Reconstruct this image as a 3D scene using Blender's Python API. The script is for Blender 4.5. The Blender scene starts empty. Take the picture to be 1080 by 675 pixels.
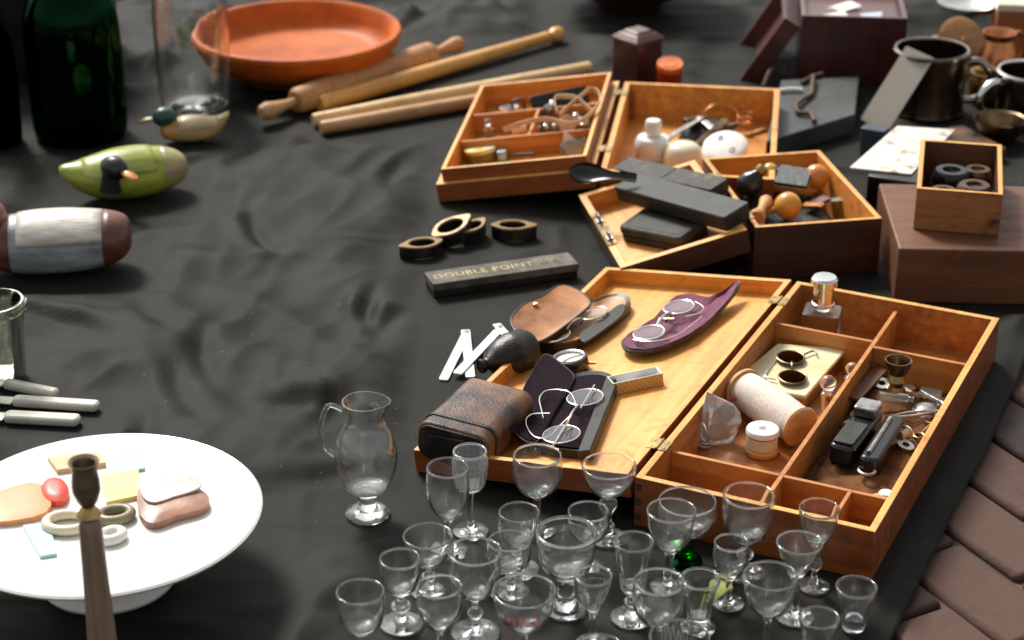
import bpy, bmesh, math, random
from mathutils import Vector as V, Matrix as MX, noise, Quaternion
random.seed(7)
rad=math.radians; PI=math.pi
sc=bpy.context.scene; C=sc.collection
# ---------------------------------------------------------------- camera
FPX=2100.0; PITCH=rad(25.5); CH=1.25
cam=bpy.data.cameras.new('camera'); co=bpy.data.objects.new('camera',cam); C.objects.link(co)
co.location=(0,0,CH); co.rotation_euler=(rad(90)-PITCH,0,0)
cam.sensor_width=36; cam.lens=36*FPX/1080; cam.clip_start=.05; cam.clip_end=2000
cam.dof.use_dof=True; cam.dof.focus_distance=2.47; cam.dof.aperture_fstop=4.9
sc.camera=co
def ray(px,py):
    x=(px-540)/FPX; y=-(py-337.5)/FPX
    return V((x, math.cos(PITCH)+y*math.sin(PITCH), -math.sin(PITCH)+y*math.cos(PITCH)))
class Plane:
    "a real surface in the scene (cloth, floor of a tray ...) on which things stand"
    def __init__(s,o=(0,0,0),R=None):
        s.o=V(o); s.R=R.to_3x3() if R else MX.Identity(3); s.n=s.R@V((0,0,1))
    def hit(s,px,py,h=0):
        d=ray(px,py); c=V((0,0,CH)); o=s.o+s.n*h
        return c+d*((o-c).dot(s.n)/d.dot(s.n))
    def loc(s,px,py,h=0):
        q=s.R.transposed()@(s.hit(px,py,h)-s.o); return q
    def at(s,x,y,z=0): return s.o+s.R@V((x,y,z))
    def seg(s,p1,p2,h=0):
        a=s.hit(*p1,h)-s.n*h; b=s.hit(*p2,h)-s.n*h
        q=s.R.transposed()@(b-a)
        return (a+b)/2,(b-a).length,(s.R@MX.Rotation(math.atan2(q.y,q.x),3,'Z'))
    def trace(s,pts,h=0):
        q=[s.loc(x,y,h).to_2d() for x,y in pts]
        c=sum(q,V((0,0)))/len(q)
        return s.at(c.x,c.y),[(p-c) for p in q]
    def rot(s,deg=0): return s.R@MX.Rotation(rad(deg),3,'Z')
GR=Plane()
# ---------------------------------------------------------------- mesh builder
def spline(pts,n=6,closed=False):
    P=[V(p) for p in pts]; m=len(P); out=[]
    rng=range(m if closed else m-1)
    for i in rng:
        if closed: a,b,c,d=P[i-1],P[i],P[(i+1)%m],P[(i+2)%m]
        else: a,b,c,d=P[max(i-1,0)],P[i],P[i+1],P[min(i+2,m-1)]
        for k in range(n):
            t=k/n
            out.append(.5*((2*b)+(c-a)*t+(2*a-5*b+4*c-d)*t*t+(3*b-a-3*c+d)*t**3))
    if not closed: out.append(P[-1])
    return out
def Tm(x=0,y=0,z=0,rx=0,ry=0,rz=0,s=1):
    M=MX.Translation((x,y,z))@MX.Rotation(rad(rz),4,'Z')@MX.Rotation(rad(ry),4,'Y')@MX.Rotation(rad(rx),4,'X')
    if s!=1: M=M@MX.Scale(s,4)
    return M
class MB:
    def __init__(s): s.v=[];s.f=[];s.m=[]
    def add(s,vs,fs,mi=0,M=None):
        b=len(s.v)
        for p in vs:
            p=V(p); s.v.append(M@p if M else p)
        for f in fs: s.f.append([i+b for i in f]); s.m.append(mi)
        return s
    def box(s,x,y,z,sx,sy,sz,M=None,mi=0):
        "x,y = centre, z = bottom"
        vs=[(x+i*sx/2,y+j*sy/2,z+k*sz) for k in(0,1) for j in(-1,1) for i in(-1,1)]
        return s.add(vs,[(0,2,3,1),(4,5,7,6),(0,1,5,4),(2,6,7,3),(0,4,6,2),(1,3,7,5)],mi,M)
    def prism(s,o,z0,z1,M=None,mi=0):
        n=len(o); ar=sum(o[i][0]*o[(i+1)%n][1]-o[(i+1)%n][0]*o[i][1] for i in range(n))
        if ar<0: o=list(reversed(o))
        vs=[(p[0],p[1],z0) for p in o]+[(p[0],p[1],z1) for p in o]
        fs=[list(range(n))[::-1],list(range(n,2*n))]+[(i,(i+1)%n,n+(i+1)%n,n+i) for i in range(n)]
        return s.add(vs,fs,mi,M)
    def pad(s,o,top,bot,rings=5,M=None,mi=0):
        "cushion / sheet over a closed outline; top, bot are functions (x,y,t) with t=1 at the edge"
        n=len(o); ar=sum(o[i][0]*o[(i+1)%n][1]-o[(i+1)%n][0]*o[i][1] for i in range(n))
        if ar<0: o=list(reversed(o))
        vs=[];fs=[]
        for side,fn in((0,top),(1,bot)):
            b=len(vs)
            for r in range(rings):
                t=1-r/rings
                for p in o: vs.append((p[0]*t,p[1]*t,fn(p[0]*t,p[1]*t,t)))
            vs.append((0,0,fn(0,0,0))); c=len(vs)-1
            for r in range(rings-1):
                for i in range(n):
                    q=[b+r*n+i,b+r*n+(i+1)%n,b+(r+1)*n+(i+1)%n,b+(r+1)*n+i]
                    fs.append(q if not side else q[::-1])
            for i in range(n):
                q=[b+(rings-1)*n+i,b+(rings-1)*n+(i+1)%n,c]; fs.append(q if not side else q[::-1])
        b2=rings*n+1
        for i in range(n): fs.append([i,b2+i,b2+(i+1)%n,(i+1)%n])
        return s.add(vs,fs,mi,M)
    def lathe(s,prof,n=32,M=None,mi=0,mod=None,closed=False):
        vs=[];fs=[];rows=[]
        for r,z in prof:
            if r<1e-6: rows.append([len(vs)]); vs.append((0,0,z))
            else:
                row=[]
                for i in range(n):
                    a=2*PI*i/n; rr=mod(r,z,a) if mod else r
                    row.append(len(vs)); vs.append((rr*math.cos(a),rr*math.sin(a),z))
                rows.append(row)
        pairs=list(zip(rows,rows[1:]))
        if closed: pairs.append((rows[-1],rows[0]))
        for A,B in pairs:
            for i in range(n):
                j=(i+1)%n
                if len(A)==1 and len(B)==1: continue
                if len(A)==1: fs.append((A[0],B[j],B[i]))
                elif len(B)==1: fs.append((A[i],A[j],B[0]))
                else: fs.append((A[i],A[j],B[j],B[i]))
        return s.add(vs,fs,mi,M)
    def tube(s,pts,r,n=8,closed=False,M=None,mi=0,flat=None):
        P=[V(p) for p in pts]; m=len(P); vs=[];fs=[]
        up=None
        for i in range(m):
            a=P[(i-1)%m] if closed or i>0 else P[i]; b=P[(i+1)%m] if closed or i<m-1 else P[i]
            t=(b-a).normalized() if (b-a).length>1e-9 else V((1,0,0))
            if flat:
                u=V(flat[2]); u=(u-t*u.dot(t)).normalized()
            else:
                if up is None: up=V((0,0,1)) if abs(t.z)<.9 else V((1,0,0))
                u=(up-t*up.dot(t)); u=u.normalized() if u.length>1e-6 else t.orthogonal().normalized(); up=u
            w=t.cross(u)
            rr=r[i] if isinstance(r,(list,tuple)) else r
            for k in range(n):
                an=2*PI*k/n+(PI/n if flat else 0)
                if flat: vs.append(P[i]+u*flat[0]*.7071*math.copysign(1,math.sin(an))*.7071*1.0+w*flat[1]*.5*math.copysign(1,math.cos(an)))
                else: vs.append(P[i]+u*math.sin(an)*rr+w*math.cos(an)*rr)
        for i in range(m if closed else m-1):
            j=(i+1)%m
            for k in range(n):
                l=(k+1)%n; fs.append((i*n+k,i*n+l,j*n+l,j*n+k))
        if not closed:
            fs.append(tuple(range(n))[::-1]); fs.append(tuple((m-1)*n+k for k in range(n)))
        return s.add(vs,fs,mi,M)
    def ribbon(s,pts,w,t,up=(0,0,1),closed=False,M=None,mi=0):
        return s.tube(pts,0,4,closed,M,mi,flat=(w,t,up))
    def ball(s,x,y,z,rx,ry=None,rz=None,M=None,n=20,mi=0):
        ry=ry or rx; rz=rz or rx; k=max(6,n//2)
        pr=[(math.sin(PI*i/k),-math.cos(PI*i/k)) for i in range(k+1)]; pr[0]=(0,-1);pr[-1]=(0,1)
        L=MX.Translation((x,y,z))@MX.Diagonal((rx,ry,rz,1))
        return s.lathe(pr,n,(M@L) if M else L,mi)
    def mesh(s,name):
        me=bpy.data.meshes.new(name); me.from_pydata([tuple(p) for p in s.v],[],s.f)
        me.polygons.foreach_set('material_index',s.m)
        bm=bmesh.new(); bm.from_mesh(me); bmesh.ops.recalc_face_normals(bm,faces=bm.faces); bm.to_mesh(me); bm.free()
        return me
def fin(o,mats,bevel=0,ang=38,seg=2):
    me=o.data
    for m in (mats if isinstance(mats,(list,tuple)) else [mats]): me.materials.append(m)
    me.shade_smooth(); me.set_sharp_from_angle(angle=rad(ang))
    if bevel:
        b=o.modifiers.new('bevel','BEVEL'); b.width=bevel; b.segments=seg; b.limit_method='ANGLE'; b.angle_limit=rad(40)
def part(name,mb,mat,parent,bevel=0,label=None,M=None,ang=38):
    o=bpy.data.objects.new(name,mb.mesh(name)); C.objects.link(o); o.parent=parent
    if M: o.matrix_local=M
    fin(o,mat,bevel,ang)
    if label: o['label']=label
    return o
def setrot(o,rot):
    if rot is None: return
    if isinstance(rot,(int,float)): o.rotation_euler=(0,0,rad(rot))
    else: o.rotation_euler=rot.to_euler()
def thing(name,label,cat,loc=(0,0,0),rot=None,group=None):
    o=bpy.data.objects.new(name,None); C.objects.link(o); o.empty_display_size=.02
    o.location=loc; setrot(o,rot); o['label']=label; o['category']=cat
    if group: o['group']=group
    return o
def solo(name,label,cat,mb,mat,loc=(0,0,0),rot=None,group=None,bevel=0,ang=38):
    o=bpy.data.objects.new(name,mb.mesh(name)); C.objects.link(o)
    o.location=loc; setrot(o,rot); o['label']=label; o['category']=cat
    if group: o['group']=group
    fin(o,mat,bevel,ang); return o
def lettering(txt,size,depth=.0004,spacing=1.0):
    cu=bpy.data.curves.new('lettering','FONT'); cu.body=txt; cu.size=size; cu.extrude=depth
    cu.align_x='CENTER'; cu.align_y='CENTER'; cu.space_character=spacing
    t=bpy.data.objects.new('lettering',cu); C.objects.link(t)
    me=bpy.data.meshes.new_from_object(t.evaluated_get(bpy.context.evaluated_depsgraph_get()))
    bpy.data.objects.remove(t); bpy.data.curves.remove(cu)
    return me
def rrect(w,d,r,n=4):
    o=[]
    for cx,cy,a0 in((w/2-r,d/2-r,0),(-w/2+r,d/2-r,90),(-w/2+r,-d/2+r,180),(w/2-r,-d/2+r,270)):
        for k in range(n+1):
            a=rad(a0+90*k/n); o.append(V((cx+r*math.cos(a),cy+r*math.sin(a))))
    return o
def oval(a,b,n=28): return [V((a*math.cos(2*PI*i/n),b*math.sin(2*PI*i/n))) for i in range(n)]
# ---------------------------------------------------------------- materials
def nodes(name):
    m=bpy.data.materials.new(name); m.use_nodes=True; nt=m.node_tree
    return m,nt,nt.nodes['Principled BSDF']
def N(nt,t,**k):
    n=nt.nodes.new(t)
    for a,b in k.items(): setattr(n,a,b)
    return n
def edgewear(nt,L,src,c,amount,radius=.0016):
    "paint or polish rubbed off along the edges, broken up by noise"
    bv=N(nt,'ShaderNodeBevel'); bv.samples=4; bv.inputs['Radius'].default_value=radius
    ge=N(nt,'ShaderNodeNewGeometry'); dt=N(nt,'ShaderNodeVectorMath',operation='DOT_PRODUCT'); L(bv.outputs[0],dt.inputs[0]); L(ge.outputs['Normal'],dt.inputs[1])
    mr=N(nt,'ShaderNodeMapRange'); L(dt.outputs['Value'],mr.inputs[0]); mr.inputs[1].default_value=.985; mr.inputs[2].default_value=.88; mr.inputs[3].default_value=0; mr.inputs[4].default_value=1
    tc=N(nt,'ShaderNodeTexCoord'); nz=N(nt,'ShaderNodeTexNoise'); L(tc.outputs['Object'],nz.inputs[0]); nz.inputs['Scale'].default_value=90; nz.inputs['Detail'].default_value=6; nz.inputs['Roughness'].default_value=.7
    m2=N(nt,'ShaderNodeMapRange'); L(nz.outputs['Fac'],m2.inputs[0]); m2.inputs[1].default_value=.38; m2.inputs[2].default_value=.62; m2.inputs[4].default_value=amount
    mu=N(nt,'ShaderNodeMath',operation='MULTIPLY'); L(mr.outputs[0],mu.inputs[0]); L(m2.outputs[0],mu.inputs[1])
    mx=N(nt,'ShaderNodeMix',data_type='RGBA'); L(mu.outputs[0],mx.inputs['Factor']); L(src,mx.inputs['A']); mx.inputs['B'].default_value=(*c,1)
    return mx.outputs['Result']
def mat(name,c,rough=.5,metal=0,var=.25,scale=25,bump=.15,spec=.5,coat=0,c2=None,lo=.35,hi=.65,stretch=None,bscale=None,sheen=0,edge=None):
    m,nt,b=nodes(name); L=nt.links.new
    tc=N(nt,'ShaderNodeTexCoord'); mp=N(nt,'ShaderNodeMapping'); L(tc.outputs['Object'],mp.inputs[0])
    if stretch: mp.inputs['Scale'].default_value=stretch
    nz=N(nt,'ShaderNodeTexNoise'); L(mp.outputs[0],nz.inputs[0]); nz.inputs['Scale'].default_value=scale; nz.inputs['Detail'].default_value=6; nz.inputs['Roughness'].default_value=.62
    cr=N(nt,'ShaderNodeValToRGB'); L(nz.outputs['Fac'],cr.inputs[0])
    c2=c2 or tuple(min(1,x*(1+var)) for x in c); c1=c if c2 is not None and var==0 else tuple(x*(1-var) for x in c)
    cr.color_ramp.elements[0].position=lo; cr.color_ramp.elements[1].position=hi
    cr.color_ramp.elements[0].color=(*c1,1); cr.color_ramp.elements[1].color=(*c2,1)
    src=cr.outputs[0]
    if edge: src=edgewear(nt,L,src,edge,.9)
    L(src,b.inputs['Base Color'])
    b.inputs['Roughness'].default_value=rough; b.inputs['Metallic'].default_value=metal
    b.inputs['Specular IOR Level'].default_value=spec; b.inputs['Coat Weight'].default_value=coat
    b.inputs['Coat Roughness'].default_value=.12
    if sheen: b.inputs['Sheen Weight'].default_value=sheen; b.inputs['Sheen Roughness'].default_value=.4
    rr=N(nt,'ShaderNodeMapRange'); L(nz.outputs['Fac'],rr.inputs[0]); rr.inputs[3].default_value=max(.03,rough-.12); rr.inputs[4].default_value=min(1,rough+.12); L(rr.outputs[0],b.inputs['Roughness'])
    if bump:
        n2=N(nt,'ShaderNodeTexNoise'); L(mp.outputs[0],n2.inputs[0]); n2.inputs['Scale'].default_value=bscale or scale*5; n2.inputs['Detail'].default_value=4
        bp=N(nt,'ShaderNodeBump'); bp.inputs['Strength'].default_value=bump; bp.inputs['Distance'].default_value=.002; L(n2.outputs['Fac'],bp.inputs['Height']); L(bp.outputs[0],b.inputs['Normal'])
    return m
def wood(name,ca,cb,rough=.45,axis='x',coat=.15,scale=1.0,wear=None,edge=None):
    m,nt,b=nodes(name); L=nt.links.new
    tc=N(nt,'ShaderNodeTexCoord'); mp=N(nt,'ShaderNodeMapping'); L(tc.outputs['Object'],mp.inputs[0])
    s={'x':(5,70,70),'y':(70,5,70),'z':(70,70,5)}[axis]; mp.inputs['Scale'].default_value=[k*scale for k in s]
    n1=N(nt,'ShaderNodeTexNoise'); L(mp.outputs[0],n1.inputs[0]); n1.inputs['Scale'].default_value=1; n1.inputs['Detail'].default_value=5; n1.inputs['Distortion'].default_value=.6
    n2=N(nt,'ShaderNodeTexNoise'); L(tc.outputs['Object'],n2.inputs[0]); n2.inputs['Scale'].default_value=9; n2.inputs['Detail'].default_value=5
    ad=N(nt,'ShaderNodeMath',operation='MULTIPLY_ADD'); L(n2.outputs['Fac'],ad.inputs[0]); ad.inputs[1].default_value=.5; L(n1.outputs['Fac'],ad.inputs[2])
    cr=N(nt,'ShaderNodeValToRGB'); L(ad.outputs[0],cr.inputs[0]); e=cr.color_ramp.elements
    e[0].position=.5; e[0].color=(*ca,1); e[1].position=1.0; e[1].color=(*cb,1)
    src=cr.outputs[0]
    if wear:
        n3=N(nt,'ShaderNodeTexNoise'); L(tc.outputs['Object'],n3.inputs[0]); n3.inputs['Scale'].default_value=14; n3.inputs['Detail'].default_value=8; n3.inputs['Roughness'].default_value=.7
        r3=N(nt,'ShaderNodeValToRGB'); L(n3.outputs['Fac'],r3.inputs[0]); r3.color_ramp.elements[0].position=.56; r3.color_ramp.elements[1].position=.7
        mx=N(nt,'ShaderNodeMix',data_type='RGBA'); L(r3.outputs[0],mx.inputs['Factor']); L(src,mx.inputs['A']); mx.inputs['B'].default_value=(*wear,1); src=mx.outputs['Result']
    # old stains, knocks and fine scratches
    n4=N(nt,'ShaderNodeTexNoise'); L(tc.outputs['Object'],n4.inputs[0]); n4.inputs['Scale'].default_value=22; n4.inputs['Detail'].default_value=9; n4.inputs['Roughness'].default_value=.72; n4.inputs['Distortion'].default_value=.8
    r4=N(nt,'ShaderNodeMapRange'); L(n4.outputs['Fac'],r4.inputs[0]); r4.inputs[1].default_value=.30; r4.inputs[2].default_value=.46; r4.inputs[3].default_value=.62; r4.inputs[4].default_value=1.0
    vo=N(nt,'ShaderNodeTexNoise'); mp2=N(nt,'ShaderNodeMapping'); L(tc.outputs['Object'],mp2.inputs[0]); mp2.inputs['Rotation'].default_value=(.3,.5,.6); mp2.inputs['Scale'].default_value=(9,260,260); L(mp2.outputs[0],vo.inputs[0]); vo.inputs['Scale'].default_value=1; vo.inputs['Detail'].default_value=1
    r5=N(nt,'ShaderNodeMapRange'); L(vo.outputs['Fac'],r5.inputs[0]); r5.inputs[1].default_value=.69; r5.inputs[2].default_value=.73; r5.inputs[3].default_value=1; r5.inputs[4].default_value=.6
    mm=N(nt,'ShaderNodeMath',operation='MULTIPLY'); L(r4.outputs[0],mm.inputs[0]); L(r5.outputs[0],mm.inputs[1])
    vs_=N(nt,'ShaderNodeVectorMath',operation='SCALE'); L(src,vs_.inputs[0]); L(mm.outputs[0],vs_.inputs['Scale']); src=vs_.outputs[0]
    if edge: src=edgewear(nt,L,src,edge,.85)
    rg=N(nt,'ShaderNodeMapRange'); L(n4.outputs['Fac'],rg.inputs[0]); rg.inputs[1].default_value=.3; rg.inputs[2].default_value=.7; rg.inputs[3].default_value=min(1,rough+.25); rg.inputs[4].default_value=rough
    L(src,b.inputs['Base Color']); L(rg.outputs[0],b.inputs['Roughness']); b.inputs['Coat Weight'].default_value=coat; b.inputs['Coat Roughness'].default_value=.25
    bp=N(nt,'ShaderNodeBump'); bp.inputs['Strength'].default_value=.12; bp.inputs['Distance'].default_value=.001; L(n1.outputs['Fac'],bp.inputs['Height']); L(bp.outputs[0],b.inputs['Normal'])
    return m
def glass(name,c=(1,1,1),ior=1.48,rough=0.0,wavy=.16,dust_haze=0):
    m=bpy.data.materials.new(name); m.use_nodes=True; nt=m.node_tree; nt.nodes.remove(nt.nodes['Principled BSDF'])
    g=N(nt,'ShaderNodeBsdfGlass'); g.inputs['Color'].default_value=(*c,1); g.inputs['IOR'].default_value=ior; g.inputs['Roughness'].default_value=rough
    tc=N(nt,'ShaderNodeTexCoord'); nz=N(nt,'ShaderNodeTexNoise'); nt.links.new(tc.outputs['Object'],nz.inputs[0]); nz.inputs['Scale'].default_value=35; nz.inputs['Detail'].default_value=2
    bp=N(nt,'ShaderNodeBump'); bp.inputs['Strength'].default_value=wavy; bp.inputs['Distance'].default_value=.004; nt.links.new(nz.outputs['Fac'],bp.inputs['Height']); nt.links.new(bp.outputs[0],g.inputs['Normal'])
    out=g.outputs[0]
    if dust_haze:   # dust film, with white haze painted in for bright sky reflections
        df=N(nt,'ShaderNodeBsdfDiffuse'); df.inputs[0].default_value=(.86,.86,.82,1); n2=N(nt,'ShaderNodeTexNoise'); n2.inputs['Scale'].default_value=60; n2.inputs['Detail'].default_value=8; n2.inputs['Roughness'].default_value=.7
        nt.links.new(tc.outputs['Object'],n2.inputs[0]); mr=N(nt,'ShaderNodeMapRange'); nt.links.new(n2.outputs['Fac'],mr.inputs[0]); mr.inputs[1].default_value=.35; mr.inputs[2].default_value=.75; mr.inputs[3].default_value=dust_haze*.3; mr.inputs[4].default_value=dust_haze*2
        mx=N(nt,'ShaderNodeMixShader'); nt.links.new(mr.outputs[0],mx.inputs[0]); nt.links.new(out,mx.inputs[1]); nt.links.new(df.outputs[0],mx.inputs[2]); out=mx.outputs[0]
    nt.links.new(out,nt.nodes['Material Output'].inputs[0]); return m
K={}
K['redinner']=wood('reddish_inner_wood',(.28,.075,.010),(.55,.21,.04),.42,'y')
K['redinnerx']=wood('reddish_inner_wood_cross',(.26,.07,.009),(.50,.18,.034),.42,'x')
K['inner']=wood('honey_wood',(.52,.16,.016),(.82,.36,.06),.42,'y')
K['innerx']=wood('honey_wood_cross',(.50,.15,.015),(.78,.335,.055),.42,'x')
K['rim']=wood('rim_wood',(.58,.23,.042),(.85,.46,.11),.38,'y')
K['varnish']=wood('reddish_varnish',(.17,.036,.005),(.37,.095,.014),.35,'x',.4,edge=(.55,.27,.09))
K['darkvarnish']=wood('dark_varnish',(.030,.010,.005),(.085,.028,.011),.35,'x',.4,edge=(.30,.12,.04))
K['divider']=wood('divider_wood',(.36,.11,.016),(.62,.25,.05),.45,'x')
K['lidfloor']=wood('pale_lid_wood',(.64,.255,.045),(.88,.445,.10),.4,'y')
K['mahog']=wood('mahogany',(.030,.006,.005),(.075,.014,.010),.3,'z',.5)
K['mahoglid']=wood('mahogany_light',(.065,.018,.014),(.13,.040,.028),.3,'x',.5)
K['beech']=wood('beech',(.50,.25,.09),(.70,.41,.17),.5,'x',.05)
K['beechdark']=wood('worn_beech',(.36,.16,.06),(.55,.28,.11),.5,'x',.05)
K['boxwood']=wood('boxwood_varnished',(.58,.25,.045),(.80,.42,.10),.3,'x',.4)
K['crate']=wood('crate_wood',(.20,.075,.02),(.42,.18,.055),.5,'x',.1,wear=(.06,.02,.01))
K['brownbox']=wood('brown_box_wood',(.085,.029,.008),(.18,.062,.019),.5,'x',.1)
K['terracotta']=mat('terracotta_glaze',(.46,.082,.008),.5,spec=.2,var=.25,scale=9,coat=0,bump=.08,c2=(.60,.14,.014))
K['blackleather']=mat('black_leather',(.010,.010,.010),.5,var=.4,scale=60,bump=.5,bscale=500,c2=(.028,.027,.024),spec=.35,edge=(.16,.13,.08))
K['greyleather']=mat('grey_black_leatherette',(.016,.020,.016),.5,spec=.35,edge=(.15,.135,.095),var=.35,c2=(.060,.064,.052),lo=.42,hi=.8,scale=26,bump=.5,bscale=700)
K['wornleather']=mat('worn_grey_leather',(.030,.027,.021),.55,spec=.35,var=.45,scale=45,bump=.6,bscale=600,edge=(.30,.24,.13),c2=(.15,.12,.07),lo=.5,hi=.75)
K['brownleather']=mat('brown_worn_leather',(.014,.010,.008),.38,var=.3,scale=20,bump=.4,bscale=300,c2=(.19,.080,.032),lo=.40,hi=.66)
K['blackened']=mat('blackened_leather',(.012,.010,.009),.4,var=.4,scale=30,bump=.4,bscale=300,c2=(.06,.035,.022),lo=.5,hi=.7)
K['tan']=mat('tan_leather_lining',(.30,.115,.035),.42,var=.4,scale=14,bump=.2,c2=(.48,.20,.065))
K['purple']=mat('purple_velvet',(.11,.016,.045),.8,var=.3,scale=50,bump=.4,sheen=.25,c2=(.20,.035,.09))
K['darkpurple']=mat('dark_plum_velvet',(.008,.002,.006),.9,var=.3,scale=60,bump=.4,spec=.15,c2=(.018,.005,.013))
K['silver']=mat('silver',(.80,.79,.76),.18,1,var=.12,bump=.05)
K['steel']=mat('tarnished_steel',(.42,.41,.38),.3,1,var=.4,scale=40)
K['pewter']=mat('pewter',(.30,.27,.23),.22,1,var=.3,scale=12,bump=.05)
K['brass']=mat('aged_brass',(.45,.31,.12),.35,1,var=.35,scale=40)
K['gold']=mat('gold_wire',(.75,.62,.40),.2,1,var=.1)
K['copper']=mat('copper',(.60,.24,.10),.3,1,var=.3,scale=30)
K['iron']=mat('rusty_iron',(.09,.05,.032),.65,.3,var=.5,scale=50,bump=.5)
K['bronze']=mat('dark_bronze',(.16,.11,.06),.35,1,var=.5,scale=40)
K['black']=mat('black_paint',(.010,.010,.010),.3,var=.3,bump=.1)
K['bakelite']=mat('black_bakelite',(.012,.012,.013),.18,var=.3,bump=.03)
K['china']=mat('white_china',(.80,.79,.75),.18,var=.03,bump=.02,coat=.4)
K['cream']=mat('cream_china',(.74,.66,.48),.22,var=.05,bump=.02,coat=.3)
K['paper']=mat('white_paper',(.74,.73,.68),.7,var=.05,bump=.1)
K['greyish']=mat('grey_print',(.22,.22,.20),.6,var=.5,scale=60)
K['glass']=glass('clear_glass',(.99,.997,.99),1.6,dust_haze=.03)
K['glassw']=glass('milky_crystal',(.93,.95,.95),1.5,.12)
def milky(name,c,tr,rough):
    m,nt,b=nodes(name); b.inputs['Base Color'].default_value=(*c,1); b.inputs['Transmission Weight'].default_value=tr; b.inputs['Roughness'].default_value=rough; b.inputs['IOR'].default_value=1.48; b.inputs['Coat Weight'].default_value=.6; b.inputs['Coat Roughness'].default_value=.05
    return m
K['quartz']=milky('cloudy_quartz',(.90,.93,.94),.86,.10)
K['greenglass']=glass('dark_green_glass',(.10,.40,.22))
K['emerald']=glass('emerald_glass',(.03,.42,.05))
K['brownglass']=glass('dark_brown_glass',(.12,.035,.01))
K['lens']=glass('spectacle_glass',(.97,.98,.97),1.45,wavy=0)
K['cutglass']=milky('diamond_cut_glass',(.93,.94,.94),.86,.10)
def prop(o): return o
# ---------------------------------------------------------------- world, sun
SUN_EL=rad(46); SUN_AZ=rad(-28)   # sun stands behind the stall, a little to the left
w=bpy.data.worlds.new('World'); sc.world=w; w.use_nodes=True; nt=w.node_tree
sky=N(nt,'ShaderNodeTexSky',sky_type='NISHITA'); sky.sun_disc=False; sky.sun_elevation=SUN_EL; sky.sun_rotation=SUN_AZ
sky.dust_density=4; sky.air_density=1.2
hs=N(nt,'ShaderNodeHueSaturation'); hs.inputs['Saturation'].default_value=.10
nt.links.new(sky.outputs[0],hs.inputs['Color']); nt.links.new(hs.outputs[0],nt.nodes['Background'].inputs[0])
nt.nodes['Background'].inputs[1].default_value=.11
sl=bpy.data.lights.new('sun','SUN'); so=bpy.data.objects.new('sun',sl); C.objects.link(so)
sl.energy=3.1; sl.angle=rad(14); sl.color=(1,.95,.87)
sdir=V((math.sin(SUN_AZ)*math.cos(SUN_EL),math.cos(SUN_AZ)*math.cos(SUN_EL),math.sin(SUN_EL)))
so.rotation_euler=sdir.to_track_quat('Z','Y').to_euler(); so.location=(0,0,5)
sc.view_settings.view_transform='Standard'; sc.view_settings.look='None'; sc.view_settings.gamma=1; sc.view_settings.exposure=0.4
cy=sc.cycles; cy.max_bounces=20; cy.transmission_bounces=20; cy.glossy_bounces=6; cy.diffuse_bounces=3; cy.transparent_max_bounces=8
cy.caustics_reflective=False; cy.caustics_refractive=True; cy.blur_glossy=.6; cy.sample_clamp_indirect=6
cy.use_denoising=True
try: cy.denoiser='OPENIMAGEDENOISE'
except Exception: pass
# ---------------------------------------------------------------- ground
def brickmat(name,real):
    m,nt,b=nodes(name); L=nt.links.new
    if real:
        tc=N(nt,'ShaderNodeTexCoord'); nz=N(nt,'ShaderNodeTexNoise'); L(tc.outputs['Object'],nz.inputs[0]); nz.inputs['Scale'].default_value=13; nz.inputs['Detail'].default_value=9; nz.inputs['Roughness'].default_value=.7
        at=N(nt,'ShaderNodeAttribute',attribute_name='tint'); cr=N(nt,'ShaderNodeValToRGB')
        ad=N(nt,'ShaderNodeMath',operation='MULTIPLY_ADD'); L(at.outputs['Fac'],ad.inputs[0]); ad.inputs[1].default_value=.75; L(nz.outputs['Fac'],ad.inputs[2]); L(ad.outputs[0],cr.inputs[0])
        e=cr.color_ramp.elements; e[0].position=.5; e[0].color=(.012,.007,.005,1); e[1].position=1.2; e[1].color=(.085,.041,.027,1)
        L(cr.outputs[0],b.inputs['Base Color']); bp=N(nt,'ShaderNodeBump'); bp.inputs['Strength'].default_value=.8; bp.inputs['Distance'].default_value=.006; L(nz.outputs['Fac'],bp.inputs['Height']); L(bp.outputs[0],b.inputs['Normal'])
    else:
        tc=N(nt,'ShaderNodeTexCoord'); bk=N(nt,'ShaderNodeTexBrick'); L(tc.outputs['Object'],bk.inputs[0]); bk.inputs['Scale'].default_value=.5
        bk.inputs['Color1'].default_value=(.10,.055,.042,1); bk.inputs['Color2'].default_value=(.14,.08,.06,1); bk.inputs['Mortar'].default_value=(.03,.028,.022,1)
        L(bk.outputs[0],b.inputs['Base Color'])
    b.inputs['Roughness'].default_value=.8
    return m
g=MB().add([(-60,-60,-.0275),(60,-60,-.0275),(60,60,-.0275),(-60,60,-.0275)],[(0,1,2,3)])
o=solo('ground','brick paved square the stall is laid out on','ground',g,brickmat('far_paving',False)); o['kind']='structure'
# herringbone clinker paving beside the cloth (real bricks)
bm_=MB(); tints=[]
bw,bl=.1,.2; ca,sa=math.cos(rad(28)),math.sin(rad(28))
def brick(cx,cyy,vert):
    x=.55+cx*ca-cyy*sa; y=1.6+cx*sa+cyy*ca
    if x<.15 or x>1.6 or y<1.1 or y>2.95: return
    sx,sy=(bw-.007,bl-.007) if vert else (bl-.007,bw-.007)
    M=Tm(x,y,0,rz=28)
    zz=-.0180+random.uniform(-.002,.002)
    n0=len(bm_.f); bm_.box(0,0,-.06,sx,sy,.06+zz,M); tints.extend([random.random()]*(len(bm_.f)-n0))
for i in range(-20,21):
    for j in range(-20,21):
        r=(i-j)%4
        if r==0: brick((i+1)*bw,(j+.5)*bw,False)
        elif r==2: brick((i+.5)*bw,j*bw,True)
me=bm_.mesh('brick_paving'); at=me.attributes.new('tint','FLOAT','FACE'); at.data.foreach_set('value',tints)
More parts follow.
